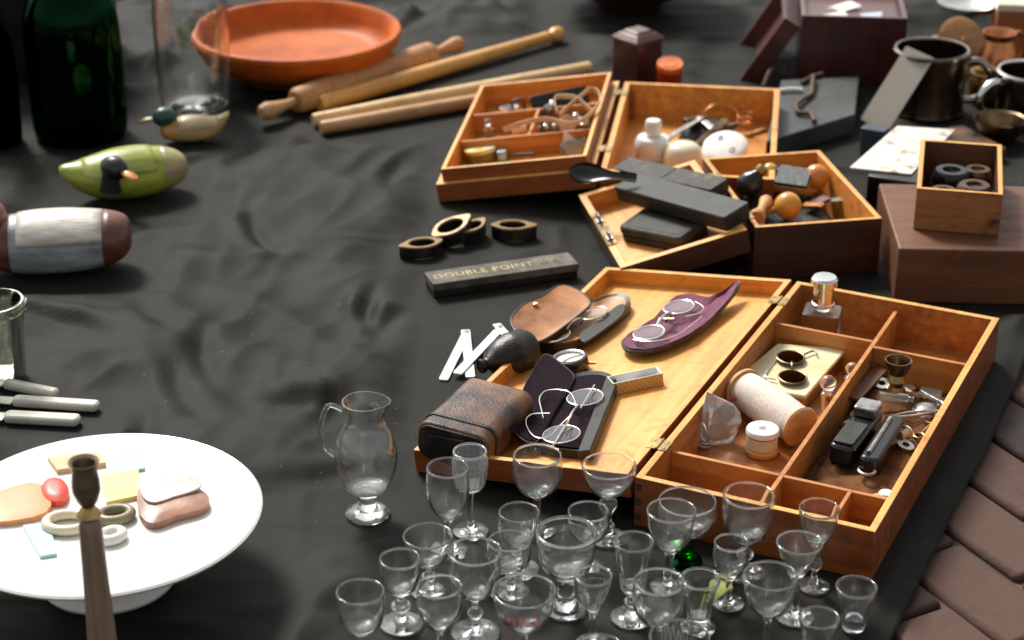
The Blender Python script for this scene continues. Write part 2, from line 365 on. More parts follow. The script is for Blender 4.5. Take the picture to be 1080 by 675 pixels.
o=bpy.data.objects.new('brick_paving',me); C.objects.link(o); fin(o,brickmat('clinker_brick',True),.007,ang=30); o['kind']='structure'
o['label']='reddish brown herringbone brick paving beside the black cloth'; o['category']='paving'
# ---------------------------------------------------------------- wooden boxes
def open_tray(name,parent,w,d,h,t,ft,mats,x0=0,y0=0,z0=0,label=None,bevel=.0009):
    "one open tray: outer faces mats[0], rim mats[1], inside mats[2]; corner at x0,y0"
    b=MB(); X=lambda k:(x0+k,x0+w-k); Y=lambda k:(y0+k,y0+d-k)
    def ring(k,z): (xa,xb),(ya,yb)=X(k),Y(k); return [(xa,ya,z),(xb,ya,z),(xb,yb,z),(xa,yb,z)]
    vs=ring(0,z0)+ring(0,z0+h)+ring(t,z0+h)+ring(t,z0+ft)
    q=lambda a,c:[(a+i,a+(i+1)%4,c+(i+1)%4,c+i) for i in range(4)]
    b.v=[V(p) for p in vs]; b.f=[[3,2,1,0]]+[list(f) for f in q(0,4)+q(4,8)+q(8,12)]+[[12,13,14,15]]
    b.m=[0]*5+[1]*4+[2]*4+[3 if len(mats)>3 else 2]
    return part(name,b,mats,parent,bevel,label)
def plank(name,parent,x,y,z,sx,sy,sz,m,bevel=.0007,label=None):
    return part(name,MB().box(x,y,z,sx,sy,sz),m,parent,bevel,label)
def hinge(parent,x,y,z,ln=.026,wd=.011,M=None):
    b=MB()
    for s_ in(-1,1): b.box(x+s_*(wd/2+.002),y,z,wd,ln,.0012)
    b.tube([(x,y-ln/2,z+.001),(x,y+ln/2,z+.001)],.0021,10)
    h=part('hinge',b,K['brass'],parent,.0003)
    sb=MB()
    for s_ in(-1,1):
        for k in(-1,1): sb.lathe([(0,0),(.0019,0),(.0016,.0008),(0,.0011)],10,Tm(x+s_*(wd/2+.003),y+k*ln*.3,z+.0012))
    part('screw',sb,K['steel'],h)
# ===== big sewing box
YB=-25.2; RB=MX.Rotation(rad(YB),3,'Z')
W_,D_,H_=.292,.622,.066
OB=GR.hit(670,503,H_); OB.z=0
big=thing('sewing_box','large open wooden box nearest the drinking glasses, its shallow lid folded flat beside the compartments','box',OB,YB)
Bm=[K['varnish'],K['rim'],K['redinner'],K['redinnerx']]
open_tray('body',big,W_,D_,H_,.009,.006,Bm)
FB=Plane(OB+V((0,0,.006)),RB)               # floor of the compartments
dv=lambda x,y,sx,sy,h=.048:plank('divider',big,x,y,.0061,sx,sy,h,K['divider'])
XD=.150
dv(XD,D_/2,.006,D_-.0182)                            # long divider
dv((.009+XD-.003)/2,.098,XD-.003-.0091,.006); dv((XD+.003+W_-.009)/2,.098,W_-.009-XD-.0031,.006)
dv((.009+XD-.003)/2,.500,XD-.003-.0091,.006); dv((XD+.003+W_-.009)/2,.485,W_-.009-XD-.0031,.006)
dv(.235,.0520,.005,.0858)
# finger joints on the near corner, lock plate
jb=MB()
for k in range(3): jb.box(.0045,-.0001,.008+k*.020,.0085,.0012,.010)
part('finger_joint',jb,K['darkvarnish'],big,.0002)
TL=math.asin((H_-.031)/W_)
RL=RB@MX.Rotation(-TL,3,'Y')
OL=OB+RB@V((-.0045-W_*math.cos(TL),0,.001))
lidM=MX.Translation(V((-.0045-W_*math.cos(TL),0,.001)))@MX.Rotation(-TL,4,'Y')
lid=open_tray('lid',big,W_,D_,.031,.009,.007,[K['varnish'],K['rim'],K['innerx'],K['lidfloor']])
lid.matrix_local=lidM
LID=Plane(OL+RL@V((0,0,.007)),RL)
for yy in (.085,.545): hinge(big,-.0022,yy,H_+.0002)
# ===== upper box with a lift-out tray in its lid
YU=-8; RU=MX.Rotation(rad(YU),3,'Z'); WU,DU,HU=.283,.455,.072; WL=.266
OU=GR.hit(659,86,HU)+RU@V((0,-DU,0)); OU.z=0
ub=thing('sewing_box','smaller open wooden box with white china fittings and a tray of trinkets in its lid','box',OU,YU)
open_tray('body',ub,WU,DU,HU,.010,.006,[K['varnish'],K['rim'],K['inner'],K['innerx']])
FU=Plane(OU+V((0,0,.006)),RU)
plank('corner_block',ub,.0155,DU-.0165,.0062,.011,.0125,.050,K['varnish'])
TU=math.asin((HU-.032)/WL); RUL=RU@MX.Rotation(-TU,3,'Y')
lx=-.005-WL*math.cos(TU)
ulid=open_tray('lid',ub,WL,DU,.032,.010,.006,[K['varnish'],K['rim'],K['innerx'],K['inner']])
ulid.matrix_local=MX.Translation(V((lx,0,.001)))@MX.Rotation(-TU,4,'Y')
for yy in (.10,.39): hinge(ub,-.0025,yy,HU+.0002)
# the lift-out tray stands in the lid (a thing of its own)
OT=OU+RU@V((lx,0,.001))+RUL@V((.0105,.0105,.0062))
tray=thing('lift_out_tray','wooden compartment tray full of small trinkets standing in the lid of the smaller box','tray',OT,RUL)
TW,TD,TH=WL-.021,DU-.021,.048
open_tray('body',tray,TW,TD,TH,.007,.005,[K['varnish'],K['rim'],K['innerx'],K['inner']])
TRP=Plane(OT+RUL@V((0,0,.005)),RUL)
tdv=lambda x,y,sx,sy,h=.044:plank('divider',tray,x,y,.0051,sx,sy,min(h,.036),K['divider'])
tdv(TW/2,.150,TW-.0142,.005); tdv(TW/2,.285,TW-.0142,.005); tdv(TW*.52,.2175,.005,.1298)
# ===== dark box with a clasped lid
Y3=10.5; R3=MX.Rotation(rad(Y3),3,'Z'); W3,D3,H3=.200,.298,.088
O3=GR.hit(797,240,H3); O3.z=0
tb=thing('wooden_box','dark-sided open box holding wooden balls, with its clasped lid folded out under the black cases','box',O3,Y3)
open_tray('body',tb,W3,D3,H3,.008,.006,[K['darkvarnish'],K['rim'],K['innerx'],K['inner']])
F3=Plane(O3+V((0,0,.006)),R3)
T3=math.asin((H3-.040)/W3); R3L=R3@MX.Rotation(-T3,3,'Y'); lx3=-.004-W3*math.cos(T3)
l3=open_tray('lid',tb,W3,D3,.038,.012,.007,[K['darkvarnish'],K['rim'],K['innerx'],K['lidfloor']])
l3.matrix_local=MX.Translation(V((lx3,0,.001)))@MX.Rotation(-T3,4,'Y')
L3=Plane(O3+R3@V((lx3,0,.001))+R3L@V((0,0,.007)),R3L)
for yy in (.045,.215): hinge(tb,-.002,yy,H3+.0002,.022,.009)
cp=plank('clasp_plate',tb,0,0,0,.016,.115,.0016,K['bronze']); 
cp.matrix_local=MX.Translation(V((lx3,0,.001)))@MX.Rotation(-T3,4,'Y')@MX.Translation((.0085,.140,.0382))
for yy in (-.035,.035):
    b=MB(); b.tube(spline([(0,-.009,0),(0,-.009,.012),(0,.009,.012),(0,.009,0)],3),.0018,8); b.box(0,0,0,.010,.014,.0025)
    part('clasp',b,K['steel'],cp,M=Tm(0,yy,.0016))
# ===== boxes along the far corner
def far_box(name,label,cat,p_near,h,w,d,yaw,mats,t=.008):
    o=GR.hit(*p_near,h); o.z=0
    th=thing(name,label,cat,o,yaw); open_tray('body',th,w,d,h,t,.006,mats); return th,Plane(o+V((0,0,.006)),MX.Rotation(rad(yaw),3,'Z')),o
MH=[K['mahog'],K['mahoglid'],K['mahog']]
mh,FM,OM=far_box('jewellery_box','dark red wooden chest at the far end with papers showing in its open top','box',(846,16),.135,.20,.24,-6,MH)
plank('inner_tray',mh,.10,.12,.085,.182,.222,.030,K['mahoglid'])
TM=rad(58); ml=open_tray('lid',mh,.20,.24,.035,.008,.006,[K['mahog'],K['mahoglid'],K['mahoglid']])
ml.matrix_local=MX.Translation(V((-.205*math.cos(TM),0,.135-.04-.205*math.sin(TM)+.02)))@MX.Rotation(-TM,4,'Y')
mp_=Plane(OM+V((0,0,.1155)),MX.Rotation(rad(-6),3,'Z'))
for k,(x,y,a,s1,s2,lab) in enumerate([(.06,.05,12,.06,.045,'small white folded paper lying in the dark red chest'),(.13,.06,-8,.05,.05,'pale blue paper slip lying in the dark red chest'),(.085,.12,30,.06,.04,'cream paper slip furthest back in the dark red chest')]):
    solo('paper_slip',lab,'paper',MB().pad(rrect(s1,s2,.003),lambda x,y,t:.003+.004*math.sin(x*70),lambda x,y,t:.0022+.004*math.sin(x*70)),K['paper'] if k!=1 else mat('blue_paper',(.45,.52,.66),.7,var=.1),mp_.at(x,y),mp_.rot(a))
bb=MB().box(.17,.13,0,.34,.26,.088)
bo=GR.hit(948,262,.088); bo.z=0
solo('wooden_case','plain closed brown wooden case under the small crate','case',bb,K['brownbox'],bo,-3,bevel=.003)
PB=Plane(bo+V((0,0,.088)),MX.Rotation(rad(-3),3,'Z'))
co_=PB.hit(963,242)
cr_=thing('crate','small worn wooden crate of dark oddments on top of the brown case','crate',co_+V((0,0,.0005)),-12)
open_tray('body',cr_,.125,.215,.066,.007,.006,[K['crate'],K['rim'],K['brownbox']])
solo('rag','dark rag lining the bottom of the small crate','rag',MB().pad(rrect(.108,.195,.02),lambda x,y,t:.022*(1-t**6)+.005*noise.noise(V((x*40,y*40,9))),lambda x,y,t:0,8),K['blackened'],co_+MX.Rotation(rad(-12),3,'Z')@V((.0625,.1075,.0068)),-12,ang=70)
pc=Plane(co_+V((0,0,.024)),MX.Rotation(rad(-12),3,'Z'))
for k,(x,y,r,kk) in enumerate([(.04,.05,.022,'bronze'),(.085,.07,.026,'iron'),(.05,.12,.028,'black'),(.09,.15,.022,'bronze')]):
    b=MB(); b.lathe([(0,0),(r*.8,0),(r,r*.3),(r,r*.9),(r*.85,r*1.1),(r*.5,r*1.1),(r*.45,r*.9),(0,r*.85)],24); 
    solo('metal_pot',['small bronze pot nearest the front of the crate','small rusty pot beside the bronze one in the crate','black pot behind the two small ones in the crate','bronze pot furthest back in the crate'][k],'pot',b,K[kk],pc.at(x,y),0,'oddments in the crate')
dk=GR.hit(915,185,.085); dk.z=0
solo('dark_case','nearly black upright case carrying the white picture card','case',MB().box(.055,.11,0,.11,.22,.085),K['black'],dk,-25,bevel=.002)
PD=Plane(dk+V((0,0,.0855)),MX.Rotation(rad(-25),3,'Z'))
m_=mat('picture_card',(.70,.67,.58),.5,var=0,scale=34,c2=(.26,.20,.14),lo=.52,hi=.66)
m2,l2,r2=PD.seg((915,181),(975,137)); 
m2b,q=PD.trace([(896,178),(961,185),(1007,138),(946,134)])
solo('picture_card','white card with faint coloured print lying flat on the nearly black case','card',MB().prism(q,0,.0025),m_,m2b,PD.R,bevel=.0004)
# ---------------------------------------------------------------- drinking glasses
SH={'round':[(0,.10),(.04,.38),(.14,.68),(.32,.93),(.55,1.05),(.8,1.04),(1,1)],
'cone':[(0,.13),(.10,.34),(.45,.68),(.8,.91),(1,1)],
'tulip':[(0,.14),(.06,.42),(.2,.70),(.5,.88),(.8,.96),(1,1)],
'cup':[(0,.18),(.05,.55),(.18,.82),(.4,.95),(.7,1.0),(1,1)],
'coupe':[(0,.10),(.05,.30),(.2,.62),(.5,.88),(.8,.97),(1,1)],
'barrel':[(0,.25),(.05,.62),(.2,.85),(.5,.98),(.8,1.0),(1,.97)],
'flare':[(0,.50),(.05,.55),(.3,.62),(.6,.74),(.85,.93),(1,1)]}
def rsamp(sh,n):
    P=spline([(r,t,0) for t,r in sh],6); return [(p.x,p.y) for p in P]
def wine_glass(label,rim,wpx,foot=None,h=None,kind='round',bowl=.45,stem=('plain',.0045),fr=.8,wall=.0014,lip=0,mod=None,bowlmat='glass',stemmat='glass',base=.006,cat='wine glass',name='wine_glass',foot_r=None):
    "rim = pixel centre of the mouth; foot = pixel centre of the foot, or h = height"
    if foot:
        P=GR.hit(*foot); d=ray(*rim); h=CH+d.z*(P.y/d.y); x=(P.x+d.x*(P.y/d.y))/2; P=V((x,P.y,0))
    else: P=GR.hit(*rim,h); P.z=0
    r=wpx/2*(P.y*math.cos(PITCH)+(CH-h)*math.sin(PITCH))/FPX
    root=thing(name,label,cat,(P.x,P.y,.001),random.uniform(0,360),'drinking glasses set out in front of the big box')
    hb=h*bowl; z0=h-hb
    S=rsamp(SH[kind],6)
    out=[(max(rr*r,.0035),z0+t*hb) for rr,t in S]
    wl=wall
    inn=[(max(ro-wl*(1.0+.9*(1-min(1,(z-z0)/hb*1.6))),.0),z) for ro,z in out if z>z0+base]
    inn=[(0,z0+base)]+[(a,b_+.0004) for a,b_ in inn[:-1]]+[(out[-1][0]-wl*1.0,h)]
    if lip: out=[(a+(lip if z>h-.005 else 0),z) for a,z in out]
    ra=out[-1][0]-wl*.5; rb=max(wl*.7,.00105)     # fire-rounded lip
    bead=[(ra+rb*math.cos(q),h+rb*math.sin(q)) for q in [(-.9+k*(PI+1.8)/9) for k in range(10)]]
    prof=[(0,z0)]+out[:-1]+bead+inn[:-1][::-1]
    md=None
    if mod=='flute': md=lambda rr,z,a:rr*(1+.085*abs(math.cos(5*a))*(1 if z<z0+hb*.6 else max(0,1-(z-z0-hb*.6)/(hb*.15)))) 
    if mod=='cut': md=lambda rr,z,a:rr*(1+.085*(math.cos(9*a+z*420)*math.cos(9*a-z*420))*(1 if z<h-.008 else 0))
    part('bowl',MB().lathe(prof,48 if not mod else 80,mod=md),K[bowlmat],root,ang=60)
    k,sr=stem; ft=.0028; rf=foot_r or r*fr
    zf=ft+.0045; n=z0-zf
    if k=='none': pass
    elif k=='plain': sp=[(sr*1.7,0),(sr*1.1,.08),(sr,.3),(sr,.7),(sr*1.05,.88),(sr*1.5,1)]
    elif k=='knop': sp=[(sr*1.4,0),(sr*.9,.12),(sr*.85,.3),(sr*1.7,.42),(sr*1.9,.5),(sr*1.7,.58),(sr*.85,.7),(sr*.9,.88),(sr*1.5,1)]
    elif k=='baluster': sp=[(sr*1.5,0),(sr*1.0,.1),(sr*1.5,.22),(sr*.8,.35),(sr*1.0,.55),(sr*1.9,.78),(sr*1.5,.9),(sr*1.4,1)]
    elif k=='rings': sp=[(sr*1.3,0),(sr*1.6,.12),(sr*1.1,.25),(sr*1.5,.38),(sr*1.05,.5),(sr*1.5,.62),(sr*1.05,.75),(sr*1.5,.88),(sr*1.4,1)]
    elif k=='thick': sp=[(sr*1.5,0),(sr*1.1,.15),(sr*.95,.5),(sr*1.05,.85),(sr*1.5,1)]
    if k!='none':
        ss=[(p.x,p.y) for p in spline([(a,b_,0) for a,b_ in sp],4)]
        part('stem',MB().lathe([(0,zf)]+[(a,zf+b_*n) for a,b_ in ss]+[(0,zf+n-.0002)],28),K[stemmat],root,ang=70)
        fp=[(0,.0005),(rf*.5,.0003),(rf*.93,0),(rf,.0008),(rf*.985,ft),(rf*.7,ft+.0010),(rf*.35,ft+.0024),(max(sr*1.5,.004),zf-.0002),(0,zf-.0002)]
        part('foot',MB().lathe(fp,44),K[stemmat],root,ang=60)
    root['_r']=max(rf if k!='none' else r,0); root['_x']=r
    return root,P,r,h,z0,hb
GL=[]
def wg(*a,**k): t=wine_glass(*a,**k); GL.append(t); return t
# back row
wg('small goblet with a frosted diamond-cut bowl, close to the brown leather case',(493,477),37,(499,562),kind='barrel',bowl=.47,mod='cut',wall=.0018,stem=('plain',.004),fr=1.05,bowlmat='cutglass')
wg('plain narrow goblet half hidden by the frosted diamond-cut one',(468,494),44,(477,583),kind='round',bowl=.6,stem=('plain',.004),fr=.85)
wg('round-bowled wine glass under the near edge of the lid, with a plain slim stem',(561,481),51,(572,562),kind='round',bowl=.52,stem=('plain',.0042),fr=.8)
wg('wide shallow-bowled glass on a heavy baluster stem between the lid and the big box',(642,492),58,(641,569),kind='coupe',bowl=.40,stem=('baluster',.0058),fr=.75,base=.006)
wg('small ball-shaped glass on a short stem in front of the wide baluster-stemmed one',(618,540),43,(622,598),kind='round',bowl=.55,stem=('plain',.0035),fr=.75)
wg('wide round glass with a bright green stem',(722,529),61,(725,592),kind='round',bowl=.56,stem=('rings',.0062),fr=.6,stemmat='emerald')
wg('conical wine glass on a thick stem in front of the green-stemmed one',(705,539),52,(708,622),kind='tulip',bowl=.50,stem=('thick',.0055),fr=.8)
wg('wide thick round goblet standing against the near side of the big box',(786,523),55,(789,606),kind='cup',bowl=.56,stem=('knop',.0050),fr=.8,wall=.0018)
wg('slim goblet with a knopped stem nearest the near corner of the big box',(863,537),43,(859,620),kind='tulip',bowl=.45,stem=('knop',.0042),fr=.8)
wg('V-shaped liqueur glass in front of the slim knop-stemmed goblet',(843,573),49,(838,652),kind='cone',bowl=.45,stem=('plain',.004),fr=.85)
wg('small egg-shaped glass with a short plain stem beside a curl of lemon peel',(767,573),36,(772,638),kind='round',bowl=.58,stem=('plain',.0035),fr=.95)
wg('open tulip goblet in front of the small egg-shaped glass',(813,608),58,h=.112,kind='tulip',bowl=.42,stem=('plain',.0042),fr=.75)
wg('thick-based straight tumbler standing alone at the cloth edge',(901,620),44,(902,664),kind='flare',bowl=.985,stem=('none',0),wall=.0022,base=.012,cat='tumbler',name='tumbler')
wg('plain thin tumbler cut off by the bottom of the picture, next to the straight one',(864,652),43,h=.07,kind='flare',bowl=.985,stem=('none',0),wall=.0015,base=.006,cat='tumbler',name='tumbler')
# middle
wg('straight cup-shaped cordial glass with ringed lower bowl behind the heavy goblet',(544,541),43,(551,602),kind='cup',bowl=.55,stem=('knop',.0045),fr=1.0,mod='flute')
wg('smaller faceted glass half hidden behind the large fluted goblet',(526,571),44,(548,626),kind='cup',bowl=.55,stem=('thick',.0055),fr=1.0,mod='flute')
wg('heavy thick-lipped goblet on a short massive stem in the middle of the glasses',(594,562),62,(600,645),kind='cup',bowl=.52,stem=('thick',.0100),fr=.72,wall=.0022,lip=.0012,base=.008)
wg('broad bowl-shaped glass behind the two small goblets',(448,566),53,(456,626),kind='tulip',bowl=.5,stem=('knop',.0045),fr=.75,wall=.0016)
wg('small goblet with a ball knop in its stem, in front of the broad bowl-shaped glass',(419,590),43,(426,660),kind='cup',bowl=.5,stem=('knop',.0058),fr=1.08,wall=.0017)
wg('large goblet with a fluted tapering base to its bowl',(499,582),57,(503,669),kind='tulip',bowl=.56,stem=('knop',.0045),fr=.92,mod='flute',wall=.0016)
wg('round-bellied wine glass in front of the broad bowl-shaped glass',(463,619),46,h=.105,kind='round',bowl=.5,stem=('plain',.004),fr=.8)
wg('cup-shaped glass furthest from the box, near the white cake stand',(380,625),51,h=.095,kind='cup',bowl=.52,stem=('plain',.0045),fr=.8,wall=.0017)
rd=wg('wide champagne coupe with red script on its bowl',(553,624),67,h=.105,kind='coupe',bowl=.46,stem=('plain',.0045),fr=.75,wall=.0014)
wg('little liqueur glass with an engraved conical bowl in front of the heavy goblet',(626,608),40,h=.088,kind='cone',bowl=.52,stem=('plain',.0036),fr=.9,mod='cut')
wg('fluted cordial glass on a broad foot beside the engraved liqueur glass',(666,572),43,(668,653),kind='flare',bowl=.62,stem=('knop',.0046),fr=1.06,mod='flute',wall=.0016)
wg('ball-shaped wine glass in front of the fluted cordial glass',(695,614),53,h=.098,kind='round',bowl=.55,stem=('plain',.0036),fr=.75)
wg('flared shot glass with a heavy rim band, next to the lemon peel',(739,611),41,(736,664),kind='flare',bowl=.80,stem=('thick',.0085),fr=.92,wall=.0018,lip=.0009,mod='flute',base=.006)
en=wg('broad glass with engraved strokes, cut off below the flared shot glass',(717,672),64,h=.085,kind='cup',bowl=.55,stem=('plain',.0045),fr=.75)
wg('broad glass showing only its mouth, below the engraved liqueur glass',(632,684),52,h=.085,kind='cup',bowl=.55,stem=('plain',.0045),fr=.75)
# red script on the coupe, engraved strokes on the cut-off glass
def on_glass(t,fn,a0,a1,z0,z1,n,rr,material,name):
    root,P,r,h,zb,hb=t; b=MB()
    for s_ in fn:
        pts=[]
        for u,v in spline([(u,v,0) for u,v in s_],5) and [(p.x,p.y) for p in spline([(u,v,0) for u,v in s_],5)]:
            z=zb+hb*(z0+(z1-z0)*v); tt=(z-zb)/hb
            S=[(p.y,p.x) for p in spline([(q,w_,0) for w_,q in SH[n]],6)]
            ro=r
            for (ta,ra),(tb_,rb) in zip(S,S[1:]):
                if ta<=tt<=tb_: ro=r*(ra+(rb-ra)*(tt-ta)/max(1e-6,tb_-ta))
            a=a0+(a1-a0)*u
            pts.append((math.cos(a)*(ro+.0005),math.sin(a)*(ro+.0005),z))
        b.tube(pts,rr,6)
    root.rotation_euler=(0,0,0); part(name,b,material,root)
red=mat('red_enamel',(.55,.02,.015),.4,var=.1)
scr=[[(0,.75),(.02,.1),(.07,.15),(.08,.45),(.03,.5),(.07,.6),(.06,.85),(.0,.9)],[(.14,.5),(.10,.3),(.14,.1),(.18,.4),(.19,.1)],[(.22,.55),(.22,.1),(.23,.4),(.28,.55)],[(.36,.5),(.31,.4),(.32,.1),(.37,.2),(.38,.9),(.39,.1)],[(.43,.5),(.44,.1),(.49,.1),(.50,.5),(.51,.1)],[(.56,.1),(.57,.9),(.58,.5),(.62,.5),(.63,.1)],[(.72,.5),(.67,.4),(.68,.1),(.73,.2),(.75,.5),(.76,.1)],[(.80,.5),(.81,.1),(.82,.45),(.86,.5),(.88,.1)],[(.95,1),(.93,.1),(1.0,.1),(1.0,1),(.95,1)]]
on_glass(rd,scr,rad(-130),rad(-62),.40,.86,'coupe',.00045,red,'red_script')
eng=[[(.0,.3),(.1,.95),(.16,.3)],[(.22,.2),(.3,1),(.33,.3),(.42,.7),(.46,.2)],[(.52,.3),(.58,.9),(.66,.3),(.7,.8)],[(.76,.95),(.78,.2)],[(.84,.9),(.86,.2)],[(.93,.8),(.97,.3)]]
on_glass(en,eng,rad(60),rad(125),.25,.9,'cup',.00035,K['paper'],'engraving')
# overlap report (development aid, prints only)
for i in range(len(GL)):
    for j in range(i):
        a,b=GL[i],GL[j]; d=(a[1]-b[1]).length; need=a[0]['_r']+b[0]['_r']; n2=a[0]['_x']+b[0]['_x']
        if d<need-.002 or d<n2*.8: print('GLASS',i,j,round(d,3),round(need,3),round(n2,3))
for t in GL:
    for k in('_r','_x'): del t[0][k]
# glass jug standing apart
P=GR.hit(388,543); d=ray(382,424); hj=CH+d.z*(P.y/d.y)
jug=thing('glass_jug','clear glass footed cream jug with a pouring lip standing apart on the bare cloth','jug',(P.x,P.y,.001),0)
s_=hj
pr=spline([(.023,.24,0),(.028,.27,0),(.036,.42,0),(.038,.55,0),(.033,.68,0),(.024,.80,0),(.022,.88,0),(.026,1,0)],5)
out=[(p.x,p.y*s_) for p in pr]
def lipf(rr,z,a): return rr*(1+(.25*max(0,math.cos(a))**6)*max(0,(z/s_-.82)/.18))
part('body',MB().lathe([(0,.23*s_)]+out+[(a-.0018,z+.0003) for a,z in out[::-1]][:-2]+[(0,.275*s_)],44,mod=lipf),K['glass'],jug,ang=60)
part('stem',MB().lathe([(0,.065*s_),(.013,.065*s_),(.010,.12*s_),(.014,.2*s_),(.018,.229*s_),(0,.229*s_)],24),K['glass'],jug)
part('foot',MB().lathe([(0,0),(.026,0),(.027,.003),(.022,.007),(.013,.064*s_),(0,.064*s_)],36),K['glass'],jug)
part('handle',MB().tube(spline([(.027,0,.90*s_),(.045,0,.92*s_),(.056,0,.72*s_),(.050,0,.55*s_),(.038,0,.48*s_)],5),.0032,8),K['glass'],jug,M=Tm(rz=165))
# lemon peel
b=MB(); b.pad([(x*.030,y*.0085*(1-.5*x*x)) for x,y in oval(1,1,28)],lambda x,y,t:.006+.012*math.cos(x*60)+.5*y,lambda x,y,t:.0042+.012*math.cos(x*60)+.5*y,6)
solo('lemon_peel','curled strip of yellow green lemon peel between two small glasses','lemon peel',b,mat('lemon_peel',(.50,.54,.10),.45,var=.25,scale=60,c2=(.70,.70,.32)),GR.hit(757,640)+V((0,0,.009)),52)
# ---------------------------------------------------------------- things lying in and around the lid of the big box
def wire(P,pts,h,r,n=4):
    return [P.hit(x,y,h if not isinstance(h,(list,tuple)) else h[i]) for i,(x,y) in enumerate(pts)]
def to_local(o_loc,R,pts): 
    Rt=R.transposed(); return [Rt@(p-o_loc) for p in pts]
def lens_pair(root,R,loc,P,c1,c2,wpx,h,rimm,r_wire=.0009,ratio=.85,lensm='lens',nose=True,lift=0):
    "two glazed rims with a bridge, parts of root"
    a=P.hit(*c1,h); b=P.hit(*c2,h); A=to_local(loc,R,[a,b]); dirv=(A[1]-A[0]); yaw=math.degrees(math.atan2(dirv.y,dirv.x))
    rx=wpx/2*((a-V((0,0,CH))).length)/FPX; ry=rx*ratio
    for q in A:
        M=Tm(q.x,q.y,q.z,rz=yaw)
        o=oval(rx,ry,36); rm=part('rim',MB().tube([(p.x,p.y,0) for p in o],r_wire,8,True),rimm,root,M=M)
        part('lens_glass',MB().lathe([(0,-.0004),(.97,-.0006),(.97,.0005),(0,.0022)],36,MX.Diagonal((rx-.0004,ry-.0004,1,1))),K[lensm],root,M=M,ang=60)
    u=dirv.normalized(); s=A[0]+u*rx; e=A[1]-u*rx; m=(s+e)/2+V((0,0,.006)); sd=V((-u.y,u.x,0))
    part('bridge',MB().tube(spline([s,s*.6+m*.4+V((0,0,.002)),m,e*.6+m*.4+V((0,0,.002)),e],5),r_wire*1.3,8),rimm,root)
    if nose:
        b=MB()
        for k in (-1,1):
            c=m+u*k*.006+sd*(-.007)-V((0,0,.004)); b.ball(c.x,c.y,c.z,.0016,.004,.003)
        part('nose_pad',b,K['bakelite'],root)
    return A,u,sd,rx,ry
def flap(P,loc,pts,h1,h2,slope,base):
    "outline of a leaf that rises from the hinge line h1-h2 (pixels) with the given slope; returns centred outline, centre and height function"
    R=P.R; A=to_local(loc,R,[P.hit(*h1,base),P.hit(*h2,base)]); a=A[0].to_2d(); u=(A[1].to_2d()-a).normalized(); nrm=V((-u.y,u.x))
    mid=to_local(loc,R,[P.hit(sum(p[0] for p in pts)/len(pts),sum(p[1] for p in pts)/len(pts),base+.02)])[0].to_2d()
    if (mid-a).dot(nrm)<0: nrm=-nrm
    out=[]
    for p in pts:
        h=base
        for k in range(12):
            q=to_local(loc,R,[P.hit(*p,h)])[0].to_2d(); h=.5*h+.5*(base+slope*max(0,(q-a).dot(nrm)))
        out.append(q)
    o=[p.to_2d() for p in spline([(p.x,p.y,0) for p in out],3,True)]; c=sum(o,V((0,0)))/len(o)
    return [p-c for p in o],c,(lambda x,y,t:base+slope*max(0,(V((x,y))+c-a).dot(nrm)))
# leather pince-nez case
pt=[(548,358),(562,364.5),(579,369),(597,368),(613,363),(634,350.5),(655,335),(664,326),(664.5,318.6),(656,314.5),(641,316.5),(631,321),(621,324),(599,338),(572,351)]
loc,q=LID.trace(pt,.008); RLx=LID.R
pc_=thing('spectacle_case','open brown leather case with black scalloped edge holding gold pince-nez','spectacle case',loc,RLx)
q=[p.to_2d() for p in spline([(a.x,a.y,0) for a in q],3,True)]
part('case_base',MB().pad(q,lambda x,y,t:.006+.010*t**4,lambda x,y,t:.0005+.002*t**4,6),K['blackened'],pc_)
part('lining',MB().pad([p*.90 for p in q],lambda x,y,t:.0078+.007*t**4,lambda x,y,t:.0066+.006*t**4,6),K['tan'],pc_)
sp=[(612,352),(625,343),(640,331),(652,322),(659,322),(655,333),(636,348),(616,361)]
sl_=to_local(loc,RLx,[LID.hit(x,y,.016) for x,y in sp]); so2=[p.to_2d() for p in spline([(a.x,a.y,0) for a in sl_],3,True)]
c_=sum(so2,V((0,0)))/len(so2)
part('scalloped_edge',MB().pad([p-c_ for p in so2],lambda x,y,t:.003,lambda x,y,t:0,4),K['blackleather'],pc_,M=Tm(c_.x,c_.y,.0135))
fl=[(541,346),(540,336.7),(549,326),(558,320),(572,314.4),(586,304.5),(597,303),(611,308.9),(620,317),(622,324),(610,335),(597,345),(580,357),(565,363),(550,357)]
fo,c_,fz=flap(LID,loc,fl,(622,324),(566,364),.30,.025)
part('case_flap',MB().pad(fo,lambda x,y,t:fz(x,y,t)+.004*t**3,lambda x,y,t:fz(x,y,t)+.004*t**3-.0028,7),K['tan'],pc_,M=Tm(c_.x,c_.y,0),ang=50)
part('flap_edge',MB().tube([(p.x,p.y,fz(p.x,p.y,1)+.0026) for p in fo],.0019,8,True),K['blackened'],pc_,M=Tm(c_.x,c_.y,0))
st=to_local(loc,RLx,[LID.hit(565,320,.046)])[0]; part('press_stud',MB().lathe([(0,0),(.0042,0),(.004,.002),(0,.0032)],16),K['gold'],pc_,M=Tm(st.x,st.y,st.z-.001))
pnl=LID.hit(606,343,.018)
pn=thing('pince_nez','gold pince-nez resting in the open brown leather case','pince-nez',pnl,RLx)
lens_pair(pn,RLx,pnl,LID,(586,354),(626,330.5),36,.021,K['gold'],.0013,.72)
